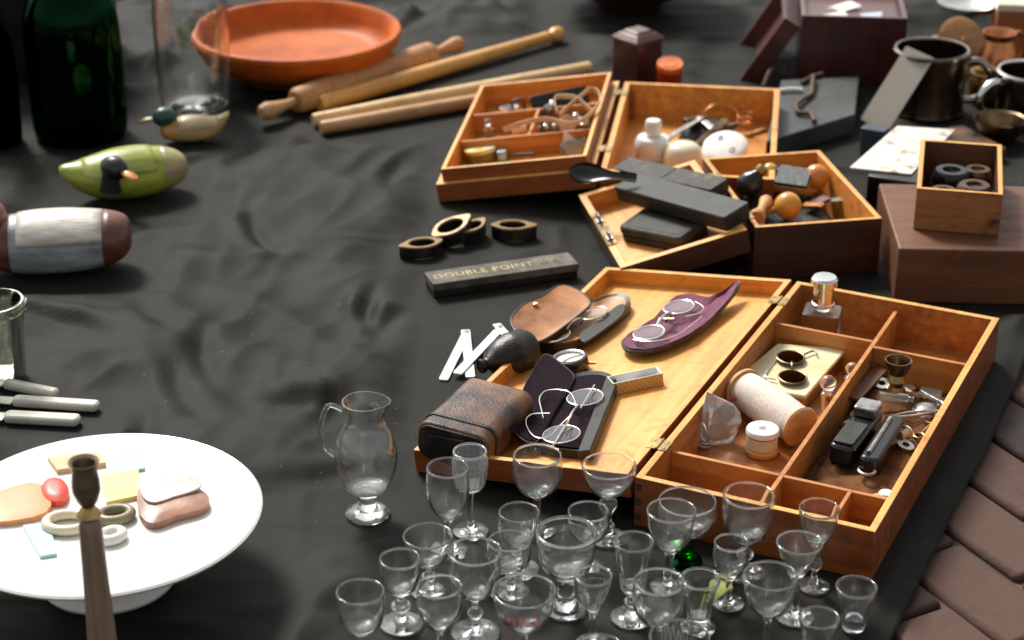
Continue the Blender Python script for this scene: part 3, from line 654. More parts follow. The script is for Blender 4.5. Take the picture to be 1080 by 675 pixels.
# purple case with silver spectacles
pt=[(655,361),(663,353),(689,336),(708,317),(724,312),(748,316),(764,312),(781,304),(774,316),(742,344),(718.5,358.5),(689,369.5),(664,370)]
loc,q=LID.trace(pt,.014)
pu=thing('spectacle_case','purple lined soft case with black edges and one curled up corner','spectacle case',loc,RLx)
q=[p.to_2d() for p in spline([(a.x,a.y,0) for a in q],3,True)]
tipd=(q[21]-V((0,0))).normalized(); tl=q[21].length
def pzt(x,y,t):
    s_=max(0,(x*tipd.x+y*tipd.y)/tl); return .010+.013*s_**2+.005*t**5+.0016*math.sin(x*190+y*120)*(1-t*.5)
part('lining',MB().pad([p*.965 for p in q],lambda x,y,t:pzt(x,y,t)+.001,lambda x,y,t:pzt(x,y,t)-.0005,8),K['purple'],pu,ang=60)
part('case_shell',MB().pad(q,lambda x,y,t:pzt(x,y,t)-.0004,lambda x,y,t:max(.0004,pzt(x,y,t)-.005) if t>.55 else .0004,8),K['blackleather'],pu,ang=60)
spl=LID.hit(700,338,.016)
s1=thing('spectacles','thick silver-rimmed round spectacles lying on the purple lining','spectacles',spl,RLx)
A,u,sd,rx,ry=lens_pair(s1,RLx,spl,LID,(684.5,351),(716,324),38,.024,K['silver'],.0017,.82)
tp=to_local(spl,RLx,[LID.hit(x,y,.024) for x,y in [(668,358),(690,360),(716,352),(740,334)]]); part('temple',MB().tube(spline(tp,5),.0009,8),K['silver'],s1)
tp=to_local(spl,RLx,[LID.hit(x,y,.026) for x,y in [(733,318),(742,324),(738,330),(722,334)]]); part('temple',MB().tube(spline(tp,5),.0009,8),K['silver'],s1)
tp=to_local(spl,RLx,[LID.hit(x,y,.027) for x,y in [(695,337),(711,337)]]); part('spring',MB().tube(tp,.0028,8),K['brass'],s1)
# black case with round wire spectacles
pt=[(604,401),(611,395),(629,393),(643,396),(651,405),(644,424),(634,447),(622.5,474.5),(608,477),(583,474),(566,468),(580,441)]
loc,q=LID.trace(pt,.010)
bc=thing('spectacle_case','open black case lined with dark plum velvet beside the brown leather box','spectacle case',loc,RLx)
q=[p.to_2d() for p in spline([(a.x,a.y,0) for a in q],3,True)]
part('case_base',MB().pad(q,lambda x,y,t:.007 if t<.93 else .013,lambda x,y,t:.0004,9),K['blackleather'],bc,.0006)
part('lining',MB().pad([p*.92 for p in q],lambda x,y,t:.0085+.003*t**6,lambda x,y,t:.0072,7),K['darkpurple'],bc)
sp=to_local(loc,RLx,[LID.hit(x,y,.016) for x,y in [(640,396),(651,404),(623,475),(609,476)]])
o=[p.to_2d() for p in sp]; c_=sum(o,V((0,0)))/4
part('spine',MB().prism([p-c_ for p in o],0,.013),K['greyleather'],bc,.002,M=Tm(c_.x,c_.y,.0035))
fl=[(577,375),(590,383),(603,394),(606,401),(594,422),(582,441),(570,465),(560,470),(546,462),(540,450),(542,438),(551,414),(560,396),(569,381)]
fo,c_,fz2=flap(LID,loc,fl,(606,401),(568,469),.36,.012)
part('case_flap',MB().pad(fo,lambda x,y,t:fz2(x,y,t)+.0035*t**6,lambda x,y,t:fz2(x,y,t)-.004,7),K['blackleather'],bc,.0006,M=Tm(c_.x,c_.y,0),ang=50)
part('flap_lining',MB().pad([p*.955 for p in fo],lambda x,y,t:fz2(x,y,t)+.0030+.0012*t**6,lambda x,y,t:fz2(x,y,t)+.0004,7),K['darkpurple'],bc,M=Tm(c_.x,c_.y,0),ang=50)
spl=LID.hit(605,440,.018)
s2=thing('spectacles','round gold wire spectacles with curled ear hooks in the open black case','spectacles',spl,RLx)
lens_pair(s2,RLx,spl,LID,(617,419),(592,458),40,.020,K['silver'],.0011,.95,nose=False)
def tmp(pts,h,r,root,loc,P=LID,m='silver',name='temple'): part(name,MB().tube(spline(to_local(loc,P.R,[P.hit(x,y,h) for x,y in pts]),6),r,8),K[m],root)
tmp([(597,447),(603,437),(590,449),(582,458),(572,462),(563,460),(556,451),(555,442),(561,437),(571,436),(580,436)],.030,.0009,s2,spl)
tmp([(608,428),(605,420),(602,415),(596,412),(584,411),(574,413),(569,421),(571,432),(573,441)],.030,.0009,s2,spl)
tmp([(627,406),(612,431)],.026,.0011,s2,spl); tmp([(597,447),(582,472)],.024,.0011,s2,spl)
# round black pocket compass
loc=LID.hit(602,390)
cmp_=thing('pocket_compass','round black pocket compass with a white face and side knob','compass',loc,RLx)
part('casing',MB().lathe([(0,0),(.024,0),(.0255,.003),(.0255,.017),(.024,.020),(.0215,.0205),(.0205,.016),(0,.016)],40),K['bakelite'],cmp_)
part('dial',MB().lathe([(0,.0161),(.0203,.0161),(.0203,.0168),(0,.0168)],32),K['paper'],cmp_)
part('bezel',MB().lathe([(.0195,.0169),(.0213,.0169),(.0213,.0212),(.0195,.0205)],36,closed=True),K['steel'],cmp_)
part('side_knob',MB().tube([(.0254,0,.010),(.036,0,.010)],.002,10),K['brass'],cmp_,M=Tm(rz=12))
tmp([(588,386),(600,378),(614,374)],.0178,.0006,cmp_,loc,m='bakelite',name='needle')
# gold patterned slide box with nibs
m,l,r=LID.seg((645,402),(694,391.5),.016)
mb_=thing('slide_box','small white tray of a slide box with a gold diamond pattern on its sides','box',m,r)
def diamond(name,ca,cb,sc_):
    mt,nt,b=nodes(name); L=nt.links.new; tc=N(nt,'ShaderNodeTexCoord'); mp=N(nt,'ShaderNodeMapping'); L(tc.outputs['Object'],mp.inputs[0]); mp.inputs['Rotation'].default_value=(rad(45),rad(35),rad(45)); 
    ck=N(nt,'ShaderNodeTexChecker'); L(mp.outputs[0],ck.inputs[0]); ck.inputs['Scale'].default_value=sc_; ck.inputs['Color1'].default_value=(*ca,1); ck.inputs['Color2'].default_value=(*cb,1); L(ck.outputs[0],b.inputs['Base Color']); b.inputs['Roughness'].default_value=.45; return mt
open_tray('tray',mb_,.070,.027,.018,.0022,.002,[diamond('gold_diamond_paper',(.55,.38,.14),(.30,.19,.06),520),K['paper'],K['paper']],-.035,-.0135)
b=MB(); b.prism([V((-.02,-.006)),V((.012,.001)),V((.012,.005)),V((-.018,.000))],0,.001)
solo('pen_nib','pale feather-shaped nib lying in the gold patterned slide box','nib',b,K['paper'],m+r@V((0,0,.0022)),r)
solo('nib_holder','short dark metal nib holder beside the pale one in the slide box','nib holder',MB().tube([(0,0,.004),(.010,.001,.004),(.020,.003,.004)],[.0016,.003,.0022],10),K['bronze'],m+r@V((.006,.002,.0024)),r)
# black flask, folding rule (outside, on the cloth)
a=GR.hit(507,392,.022); b_=GR.hit(558,370,.024); dv_=b_-a
fk=thing('flask','little black ribbed flask lying on its side behind the brown leather box','flask',a-V((0,0,.022))+V((0,0,.0)),math.degrees(math.atan2(dv_.y,dv_.x)))
Lf=dv_.length*1.02; MX_=Tm(0,0,.030,ry=90)
pr=[(0,0),(.009,0),(.0105,.002),(.009,.007),(.0075,.009),(.009,.014),(.019,.024),(.0255,.038),(.029,.055),(.030,.058),(.030,.064),(.029,.066),(.029,.085),(.024,.094),(0,.096)]
part('body',MB().lathe([(r_,z*Lf/.096) for r_,z in pr],36,MX_),K['blackened'],fk)
part('mouth_ring',MB().lathe([(.0078,-.0015),(.0095,-.001),(.0095,.003),(.0078,.003)],24,MX_,closed=True),K['bronze'],fk)
fr=thing('folding_rule','white jointed folding rule opened in a zigzag on the black cloth','rule',GR.hit(500,375),0)
gl=GR.hit(500,375)
for k,(p1,p2,z) in enumerate([((468,401),(492,353),.0),((491,352),(496,400),.0026),((483,398),(527,352),.0052),((524,349),(545,372),.0078)]):
    a=GR.hit(*p1)-gl; b_=GR.hit(*p2)-gl; d_=b_-a; mm=(a+b_)/2
    part('rule_leaf',MB().prism(rrect(d_.length+.006,.013,.003),0,.0022),K['china'] if k!=3 else K['silver'],fr,M=Tm(mm.x,mm.y,z+.0005,rz=math.degrees(math.atan2(d_.y,d_.x))))
for px,py,z in [(492,353,.0055),(527,351,.0106)]:
    a=GR.hit(px,py)-gl; part('rivet',MB().lathe([(0,0),(.004,0),(.003,.0012),(0,.0015)],14),K['steel'],fr,M=Tm(a.x,a.y,z))
# worn brown leather box across the lid's rim
loc=LID.hit(494,470,.012)
lb=thing('leather_box','worn brown and black leather box with a strap, resting on the lid edge','case',loc-LID.n*.004,RLx@MX.Rotation(rad(9),3,'Y'))
Lw,Ll,Lh=.098,.135,.052
ro=rrect(Lw,Lh,.016,5)
MF=MX.Translation((0,-Ll/2+.02,Lh/2))@MX.Rotation(rad(90),4,'X')
part('body',MB().prism(ro,-Ll,0,MF),K['brownleather'],lb,.003)
ri=[p*.94 for p in ro]; part('end_flap',MB().prism([V((p.x*.93,p.y*.9)) for p in ro],0,.003,MF),K['blackened'],lb,.0012)
part('flap_tongue',MB().prism([V((-.03,.012)),V((.02,.016)),V((.034,.004)),V((.0,-.003)),V((-.02,.003))],.0032,.0058,MF),K['blackened'],lb,.0006)
part('strap',MB().tube([MF@V((p.x*1.03,p.y*1.06,-.022)) for p in ro],0,4,True,flat=(.003,.007,(0,1,0))) if False else MB().prism([V((p.x*1.035,p.y*1.06)) for p in ro],-.027,-.021,MF),K['blackened'],lb,.0008)
# ---------------------------------------------------------------- contents of the big box
loc=FB.at(.058,.558); rB=FB.rot(8)
pf=thing('perfume_bottle','square clear glass scent bottle with a tall silver cap in the far corner compartment','bottle',loc+V((0,0,.0006)),rB)
part('bottle_body',MB().prism(rrect(.052,.046,.007),0,.052).prism(rrect(.02,.02,.0099),.0521,.060),K['glassw'],pf,.004)
part('cap',MB().lathe([(0,.060),(.0165,.060),(.0165,.064),(.0145,.065),(.0145,.090),(.0185,.091),(.019,.100),(.016,.1035),(0,.104)],32),K['silver'],pf,.0004)
m,q=FB.trace([(768,405),(850,418),(893,368),(820,362)],.026)
o=[p for p in q]
tn=thing('flat_tin','flat yellow topped tin box with a brassy edge in the large front compartment','tin',m+V((0,0,.0005)),FB.R)
def shrink(o,k): return [p*k for p in o]
part('tin_body',MB().prism(shrink(o,.97),0,.020),K['brass'],tn,.002)
part('tin_lid',MB().prism(o,.0202,.026),mat('yellow_tin',(.72,.62,.30),.35,var=.12,scale=12,c2=(.80,.74,.50)),tn,.002)
gl_=FB.hit(832,388,.0275)
dg=thing('dark_glasses','pair of round dark spectacles lying on the yellow tin','spectacles',gl_,FB.R)
lens_pair(dg,FB.R,gl_,FB,(834,377),(836,398),30,.032,K['bronze'],.0016,.95,lensm='brownglass',nose=False)
tmp([(822,372),(812,384),(806,396),(818,400)],.031,.0012,dg,gl_,FB,'silver')
tmp([(848,374),(858,370),(862,374)],.031,.0012,dg,gl_,FB,'bronze')
# big wooden bobbin of pale thread
a=FB.hit(784,410,.036); b_=FB.hit(842,449,.030); d_=b_-a
Rb=d_.to_track_quat('Z','Y').to_matrix()
bb_=thing('thread_bobbin','big wooden bobbin wound with pinkish white thread, lying aslant','bobbin',a,Rb)
LB=d_.length
part('core',MB().lathe([(0,-.006),(.0055,-.0062),(.006,-.005),(.026,-.005),(.028,-.003),(.028,.001),(.022,.002),(.0,.002)],36),K['beech'],bb_)
part('end_disc',MB().lathe([(0,LB),(.026,LB),(.028,LB+.003),(.026,LB+.006),(0,LB+.006)],36),K['beech'],bb_)
tr=[(0,.0022),(.023,.0022)]+[(.0245+.0022*math.sin(PI*t/40)+.0004*math.sin(t*2.6),.003+(LB-.004)*t/40) for t in range(41)]+[(.0,LB-.0006)]
part('thread',MB().lathe(tr,36),mat('pink_thread',(.74,.62,.54),.75,var=.12,scale=30,bump=.3),bb_)
part('hole',MB().lathe([(0,-.0066),(.0045,-.0066),(.0045,-.0062),(0,-.0062)],16),K['black'],bb_)
# crystal, cotton reel, red wire
loc=FB.hit(757,470)
b=MB(); random.seed(4)
bmx=bmesh.new(); 
for k in range(60):
    v=V((random.gauss(0,1),random.gauss(0,1),random.gauss(0,1))).normalized(); bmx.verts.new((v.x*.031,v.y*.024,.032+v.z*.032))
bmx.verts.new((-.016,.006,.078)); bmesh.ops.convex_hull(bmx,input=bmx.verts); bmesh.ops.delete(bmx,geom=[v for v in bmx.verts if not v.link_faces],context='VERTS')
bmx.verts.index_update(); b.v=[v.co.copy() for v in bmx.verts]; b.f=[[v.index for v in f.verts] for f in bmx.faces]; b.m=[0]*len(b.f); bmx.free()
solo('rock_crystal','pointed chunk of cloudy faceted crystal against the hinge side of the compartment','crystal',b,K['quartz'],loc+V((0,0,.0005)),25,ang=5)
random.seed(11)
loc=FB.hit(803,478)
ctn=thing('cotton_reel','squat wooden reel of cream cotton with white paper ends','reel',loc+V((0,0,.0005)),0)
part('end_disc',MB().lathe([(0,0),(.020,0),(.0215,.002),(.0215,.007),(.018,.010),(0,.010)],32),K['beech'],ctn)
part('thread',MB().lathe([(0,.0102)]+[(.0195+.0003*math.sin(i*2.7),.0102+.016*i/24) for i in range(25)]+[(0,.0262)],32),mat('cream_thread',(.66,.60,.42),.75,var=.1,bump=.3),ctn)
part('end_disc',MB().lathe([(0,.0264),(.018,.0264),(.0215,.029),(.0215,.034),(.020,.036),(.005,.036),(.0045,.031),(0,.031)],32),K['china'],ctn)
loc=FB.hit(785,438,.02)
solo('red_wire','loop of thin red wire between crystal and bobbin','wire',MB().tube(spline([(-.03,.012,-.01),(-.016,.018,.012),(.004,.010,.022),(.018,.0,.014),(.008,-.010,.0)],6),.0012,8),red,loc,0)
solo('steel_wool','small grey tangle of metal shavings under the crystal','metal shavings',MB().tube([(.016*math.sin(i*1.7)*math.cos(i*.37),.012*math.sin(i*1.1+1),.005+.004*math.sin(i*.7)) for i in range(160)],.0006,5),K['steel'],FB.hit(737,470),0)
# far-column compartment
def bar(name,label,cat,P,p1,p2,w,h,mt,lift=0,bev=.003,tilt=0,**k):
    m,l,r=P.seg(p1,p2,h+lift); return solo(name,label,cat,MB().prism(rrect(l,w,min(w,.02)*.25),0,h),mt,m+P.n*(lift+.0005),r@MX.Rotation(rad(tilt),3,'X'),bevel=bev,**k)
m,l,r=FB.seg((880,478),(926,420),.044); m=m+V((0,0,.014))
rz_=thing('hair_clipper','black hand clipper with a grey green panel on top, nearer the long divider','clipper',m+V((0,0,.0005)),r)
part('body',MB().prism(rrect(.115,.034,.009),0,.026),K['bakelite'],rz_,.004)
part('panel',MB().prism(rrect(.060,.026,.004),0,.004),K['greyleather'],rz_,.001,M=Tm(-.022,0,.0262))
part('blade_head',MB().prism(rrect(.03,.03,.004),0,.014),K['steel'],rz_,.002,M=Tm(.042,0,.0262))
m,l,r=FB.seg((912,490),(950,430),.042); m=m+V((0,0,.014))
rz_=thing('hair_clipper','slimmer black clipper with a steel ring at its near end, beside the side wall','clipper',m+V((0,0,.0005)),r)
part('body',MB().prism(rrect(.125,.026,.008),0,.026),K['bakelite'],rz_,.004)
part('ridge',MB().tube([(-.05,.004,.027),(.05,.004,.027)],.003,8),K['steel'],rz_)
part('ring',MB().tube([(.010*math.cos(t*.4),.010*math.sin(t*.4),0) for t in range(16)],.0022,8,True),K['steel'],rz_,M=Tm(-.068,0,.012))
loc=FB.at(.200,.435)
bz=thing('brass_fitting','brass lamp fitting with a pale collar, standing near the cross divider','fitting',loc+V((0,0,.0005)),0)
part('collar',MB().lathe([(0,0),(.020,0),(.024,.004),(.024,.010),(.018,.013),(0,.013)],28),mat('ivory',(.62,.55,.40),.4,var=.15),bz)
part('stem',MB().lathe([(0,.0132),(.014,.0132),(.010,.022),(.013,.030),(.008,.040),(0,.040)],24),K['brass'],bz)
part('cup',MB().lathe([(0,.0402),(.012,.0402),(.017,.052),(.018,.060),(.016,.060),(.011,.044),(0,.044)],24),K['bronze'],bz)
for k,(px,py,r_,lab) in enumerate([(872,425,.011,'clear glass ball stopper nearest the clipper panel'),(897,408,.009,'smaller clear glass ball stopper further along the divider')]):
    loc=FB.hit(px,py,.012)-V((0,0,.012)); t=thing('glass_stopper',lab,'stopper',loc+V((0,0,.0005)),0,'glass stoppers in the big box')
    part('knob',MB().ball(0,0,.030+r_,r_),K['glass'],t); part('plug',MB().lathe([(0,0),(.006,0),(.009,.026),(.004,.0298),(0,.0298)],20),K['glass'],t)
m,l,r=FB.seg((848,486),(868,456),.02); solo('glass_rod','thin clear glass rod leaning in the corner of the long compartment','glass rod',MB().tube([(-l/2,0,.003),(l/2,0,.012)],.0028,10),K['glass'],m,r)
m,l,r=FB.seg((862,470),(880,440),.02); solo('wire_loop','thin steel wire loop standing beside the glass rod','wire',MB().tube([(.022*math.cos(t*.35),0,.024+.022*math.sin(t*.35)) for t in range(18)],.0009,8,True),K['steel'],m,r)
bar('folded_card','pale green folded card lying along the far side wall','card',FB,(968,452),(986,402),.03,.004,mat('green_card',(.36,.42,.34),.6,var=.15),bev=.0005)
bar('striped_paper','pinkish grey paper slip beyond the clippers','paper',FB,(925,415),(960,405),.03,.003,mat('pink_paper',(.45,.36,.33),.6,var=.25),bev=.0005)
bar('paper_roll','pale mauve paper lying in the far end compartment','paper',FB,(955,350),(1010,348),.022,.010,mat('mauve_paper',(.40,.28,.30),.6,var=.2),bev=.003)
bar('glass_slide','clear glass slide in the near end compartment of the big box','glass slide',FB,(850,536),(900,548),.020,.003,K['glass'],bev=.0005)

solo('rag','crumpled dark brown rag under the clippers in the long compartment','rag',MB().pad(rrect(W_-.009-XD-.006,.375,.02),lambda x,y,t:.013*(1-t**8)+0.012*noise.noise(V((x*35,y*35,12))),lambda x,y,t:0,10),mat('brown_rag',(.07,.028,.012),.9,var=.4,scale=30,spec=.1,c2=(.19,.085,.035),bump=.3),FB.at((XD+.003+W_-.009)/2,.292,.0006),FB.R,ang=70)
for k,(px,py,n,lab) in enumerate([(930,405,'steel','scatter of grey steel washer beside the brass fitting'),(905,440,'bronze','brown bronze washer between the stoppers and the clipper'),(955,470,'steel','bright steel washer near the slimmer clipper')]):
    solo('washer',lab,'washer',MB().lathe([(.005,0),(.011,0),(.011,.002),(.005,.002)],24,Tm(rx=14),closed=True),K[n],FB.hit(px,py,.018),30*k,'washers in the big box')
bar('wood_ruler','short dark brown ruler lying past the clippers along the compartment','ruler',FB,(900,420),(935,382),.018,.004,K['brownbox'],lift=.020,bev=.0005)

def small(name,label,cat,x,y,b,m,rz=0,g='small things in the long compartment',rx=0,lift=.013):
    solo(name,label,cat,b,K[m] if isinstance(m,str) else m,FB.at(x,y,lift),FB.rot(rz)@MX.Rotation(rad(rx),3,'X'),g)
def vial(l,r): return MB().lathe([(0,0),(r,0),(r,l*.8),(r*.5,l*.86),(r*.6,l),(r*.35,l),(r*.8,l*.78),(r*.82,.002),(0,.002)],20,Tm(0,0,r,ry=90))
small('glass_vial','slim clear glass vial lying nearest the long divider beside the stoppers','vial',.168,.300,vial(.06,.006),'glass',70)
small('glass_vial','short clear glass vial lying across the dark brown ruler','vial',.190,.385,vial(.045,.007),'glass',15,lift=.020)
small('glass_vial','frosted glass vial close to the cross divider, beside the brass fitting','vial',.235,.430,vial(.05,.007),'glassw',-30)
small('white_button','white china button near the slimmer clipper ring','button',.262,.165,MB().lathe([(0,0),(.008,0),(.0095,.002),(.008,.004),(0,.003)],24),'china')
small('white_button','white china button in front of the two clippers','button',.190,.125,MB().lathe([(0,0),(.008,0),(.0095,.002),(.008,.004),(0,.003)],24),'china')
small('brass_key','small brass key lying along the outer side wall','key',.262,.330,MB().tube([(0,0,.003),(.034,0,.003)],.002,8).tube([(-.007+.007*math.cos(t*.5),.007*math.sin(t*.5),.003) for t in range(13)],.0017,8,True).box(.030,.004,.001,.003,.007,.004),'brass',80)
small('steel_tweezers','bright steel tweezers lying beyond the black clippers','tweezers',.215,.345,MB().tube(spline([(0,0,.003),(.03,.005,.004),(.07,.001,.003)],4),.0018,6).tube(spline([(0,0,.003),(.03,-.005,.004),(.07,-.001,.003)],4),.0018,6),'steel',40,lift=.018)
small('silver_disc','tarnished round silver lid beside the brass fitting','lid',.250,.395,MB().lathe([(0,0),(.016,0),(.017,.003),(.013,.006),(0,.008)],28),'steel',0,rx=12)
small('cork','pale brown cork at the near end of the long compartment','cork',.245,.122,MB().lathe([(0,0),(.007,0),(.009,.020),(0,.020)],20,Tm(0,0,.009,ry=90)),'beech',35)
small('cream_spool','tiny cream spool lying near the folded card','spool',.240,.300,MB().lathe([(0,0),(.009,0),(.009,.002),(.006,.003),(.006,.014),(.009,.015),(.009,.017),(0,.017)],20,Tm(0,0,.009,ry=90)),'cream',60)
b=MB()
for k in range(5): b.ball(.012*math.cos(k*1.3),.010*math.sin(k*1.3),.005+.004*(k%2),.006)
small('bead_cluster','cluster of dark bronze beads in the near front slot of the box','beads',.06,.045,b,'bronze',g=None,lift=.001)
# ---------------------------------------------------------------- contents of the upper box
loc=FU.hit(688,168)
fz_=thing('china_switch','white china rotary switch with a ribbed knob at the hinge side','switch',loc+V((0,0,.0005)),0)
part('base',MB().lathe([(0,0),(.029,0),(.031,.003),(.031,.012),(.029,.0145),(0,.0145)],40),K['china'],fz_,.0006)
part('housing',MB().lathe([(0,.0147),(.031,.0147),(.032,.018),(.0315,.034),(.027,.041),(.014,.044),(0,.044)],40),K['china'],fz_)
part('knob',MB().lathe([(0,.0442),(.012,.0442),(.0125,.047),(.0145,.050),(.0142,.068),(.012,.072),(.004,.073),(0,.0725)],60,mod=lambda r,z,a:r*(1+.035*math.cos(15*a)) if .048<z<.071 else r),K['china'],fz_)
loc=FU.hit(720,176)
b=MB().lathe([(0,0),(.035,0),(.0365,.003),(.036,.006),(.0345,.007),(.0335,.020),(.030,.034),(.024,.041),(.012,.044),(0,.0445)],44)
solo('china_dome','plain cream china dome cap between the switch and the white disc','cap',b,K['cream'],loc+V((0,0,.0005)),0)
loc=FU.hit(764,170)
cd=thing('ceiling_rose','round white china disc with two holes, propped up aslant','china disc',loc+V((0,0,.001)),MX.Rotation(rad(-4),3,'Z'))
MT=Tm(0,.004,.022,rx=24,ry=-10)
part('disc',MB().lathe([(0,-.012),(.030,-.012),(.034,-.010),(.040,-.004),(.0405,.002),(.037,.006),(.028,.0085),(0,.0095)],48),K['china'],cd,M=MT)
for x,y in ((-.006,.017),(.012,-.016)):
    part('hole',MB().lathe([(0,0),(.0045,0),(.005,.0008),(.0062,.0006),(.0064,-.001),(0,-.001)],18),mat('grey_china',(.30,.30,.28),.3,var=.1),cd,M=MT@Tm(x,y,.0092))
for k,(p1,p2,w,h,lf,mt,lab) in enumerate([((704,143),(740,128),.011,.003,.034,'steel','flat steel key lying highest on the metal bits'),((722,130),(745,124),.020,.008,.036,'bronze','round ended bronze clasp behind the steel key'),((738,146),(765,130),.014,.005,.036,'bronze','brown metal strip leaning toward the white disc'),((752,140),(776,128),.016,.008,.034,'iron','dark iron bracket behind the white disc'),((742,126),(757,134),.013,.004,.042,'silver','bright silver plate in the middle of the metal bits')]):
    m,l,r=FU.seg(p1,p2,lf); o_=rrect(l,w,w*.3)
    solo('metal_piece',lab,'metal part',MB().prism(o_,0,h),K[mt],m+FU.n*(lf-.002*k),r@MX.Rotation(rad([8,-6,14,-10,5][k]),3,'X')@MX.Rotation(rad([-9,4,-12,6,8][k]),3,'Y'),'metal bits in the smaller box',bevel=.001)
m,l,r=FU.seg((715,150),(780,134),.012)
solo('rag','dark crumpled rag under the metal bits','rag',MB().pad(oval(.056,.050),lambda x,y,t:.033*(1-t**3)+.006*noise.noise(V((x*60,y*60,1))),lambda x,y,t:0,8),K['blackened'],m+V((0,.012,.0005)),r,ang=70)
a=FU.hit(757,134,.02)
solo('copper_wire','springy loop of copper wire ending in a coil','wire',MB().tube(spline([FU.hit(738,131,.03)-a,FU.hit(741,120,.05)-a,FU.hit(754,110,.065)-a,FU.hit(772,113,.06)-a,FU.hit(782,122,.05)-a]+[FU.hit(785,127,.03)-a+V((.013*math.cos(t),.013*math.sin(t),.014-.0016*t)) for t in [k*.5 for k in range(36)]]+[FU.hit(796,138,.004)-a],4),.0010,8),K['copper'],a,None)
m,l,r=FU.seg((788,140),(806,134),.008); solo('wooden_strip','thin wooden strip lying on the floor of the smaller box','strip',MB().box(0,0,0,.05,.008,.006),K['beech'],m+V((0,0,.0005)),r,bevel=.0006)
# ---------------------------------------------------------------- trinkets in the tray
m,l,r=TRP.seg((558,110),(622,97),.03)
solo('black_mirror','black glossy hand mirror glass leaning in the furthest compartment of the tray','mirror',MB().prism(rrect(.105,.042,.004),0,.004),K['bakelite'],m+TRP.n*.022,r@MX.Rotation(rad(52),3,'X'),bevel=.0008)
loc=TRP.hit(537,113,.022)-TRP.n*.022
solo('silver_dish','tiny oval silver dish in the far corner of the tray','dish',MB().lathe([(0,.016),(.010,.016),(.017,.022),(.018,.022),(.011,.014),(0,.014)],24,MX.Diagonal((1,.7,1,1))).lathe([(0,0),(.01,0),(.004,.008),(.004,.0139),(0,.0139)],16),K['silver'],loc+TRP.n*.0005,TRP.R)
loc=TRP.hit(546,108,.028)-TRP.n*.028
solo('brown_buckle','dark brown leather buckle between silver dish and black mirror','buckle',MB().tube([(p.x,0,.018+p.y) for p in rrect(.022,.030,.006)],.0030,8,True),K['brownleather'],loc,TRP.rot(20))
loc=TRP.hit(516,140,.012)-TRP.n*.012
vb=thing('glass_vial','tiny clear glass vial with a round stopper in the middle compartment','vial',loc+TRP.n*.0005,TRP.R)
part('vial_body',MB().lathe([(0,0),(.009,0),(.010,.002),(.010,.018),(.005,.022),(.005,.0245),(0,.0245)],24),K['glassw'],vb); part('stopper',MB().ball(0,0,.0315,.0068),K['glass'],vb)
pth=[(531,137),(545,132),(563,127),(579,126),(593,129.5),(607,130),(621,122),(631,110),(632,99),(623,94),(613,101),(600,112),(590,121)]
hh=[.03,.045,.05,.052,.052,.05,.05,.053,.058,.06,.058,.05,.045]
a=TRP.hit(590,118,.045)
pts=[TRP.hit(x,y,h)-a for (x,y),h in zip(pth,hh)]
solo('elastic_strap','long cream elastic strap curled over the tray partitions','strap',MB().ribbon(spline(pts,5),.0095,.0012,(0,-.25,1)),mat('cream_strap',(.60,.44,.26),.65,var=.15,bump=.2),a,None)
pts=[TRP.hit(x,y,h)-a for x,y,h in [(588,119,.04),(585,110,.05),(586,103,.056),(594,101.5,.058),(607,103,.056),(616,110,.050),(625,118,.042)]]
solo('elastic_strap','shorter loop of cream elastic strap over the black mirror','strap',MB().ribbon(spline(pts,5),.0095,.0012,(0,-.25,1)),bpy.data.materials['cream_strap'],a,None)
loc=TRP.hit(598,127,.030)-TRP.n*.030
solo('round_badge','round pinkish tan badge standing among the silver bits','badge',MB().lathe([(0,-.0015),(.015,-.0015),(.016,0),(.015,.0015),(0,.002)],28,Tm(0,0,.024,rx=58)),mat('tan_badge',(.52,.34,.25),.4,var=.15),loc,TRP.R)
sil=[(577,117,.036,.009),(583,113,.040,.007),(607,122,.034,.008),(612,126,.030,.008),(575,133,.024,.006),(567,134,.020,.006),(585,133,.022,.006),(603,128,.026,.006),(616,128,.020,.007)]
labs=['silver thimble under the strap loop','rounded silver bell behind the thimble','silver button beside the tan badge','silver stud nearest the tray wall','small silver bead under the long strap','small silver bead nearest the cream paper','small silver bead below the round badge','silver bead hidden half by the badge','silver ring in the corner under the strap']
for k,(px,py,h,r_) in enumerate(sil):
    loc=TRP.hit(px,py,h-.004)
    b=MB()
    if k in(0,1): b.lathe([(r_,0),(r_*.95,r_),(r_*.7,r_*1.7),(0,r_*2)],20,Tm(0,0,0,rx=40*(1-2*k),ry=30)); b.lathe([(0,0),(r_,0)],20,Tm(0,0,0,rx=40*(1-2*k),ry=30))
    elif k==8: b.tube([(r_*math.cos(t*.5),r_*math.sin(t*.5),0) for t in range(13)],.0016,8,True,M=Tm(rx=35))
    else: b.ball(0,0,0,r_,r_*.8,r_*.7)
    solo(['thimble','bell','button','stud','bead','bead','bead','bead','ring'][k],labs[k],['thimble','bell','button','stud','bead','bead','bead','bead','ring'][k],b,K['silver'] if k%3 else K['steel'],loc,TRP.rot(k*40),'silver trinkets in the tray')
m,l,r=TRP.seg((545,139),(610,127),.004)
solo('rag','greyish rag under the silver trinkets','rag',MB().pad(rrect(.115,.085,.02),lambda x,y,t:.020*(1-t**4)+.003*noise.noise(V((x*80,y*80,4))),lambda x,y,t:0,7),mat('grey_rag',(.16,.12,.08),.8,var=.4,scale=40),m+TRP.R@V((.03,.012,.0005)),TRP.R,ang=70)
loc=TRP.hit(547,134,.03)
solo('cream_paper','cream folded paper at the end of the long strap','paper',MB().box(0,0,-.008,.026,.012,.010),K['cream'],loc,TRP.rot(20),bevel=.001)
loc=TRP.hit(508,168,.004)-TRP.n*.004
ti=thing('ointment_tin','oval tin with a yellow and white lid in the nearest compartment','tin',loc+TRP.n*.0005,TRP.rot(10))
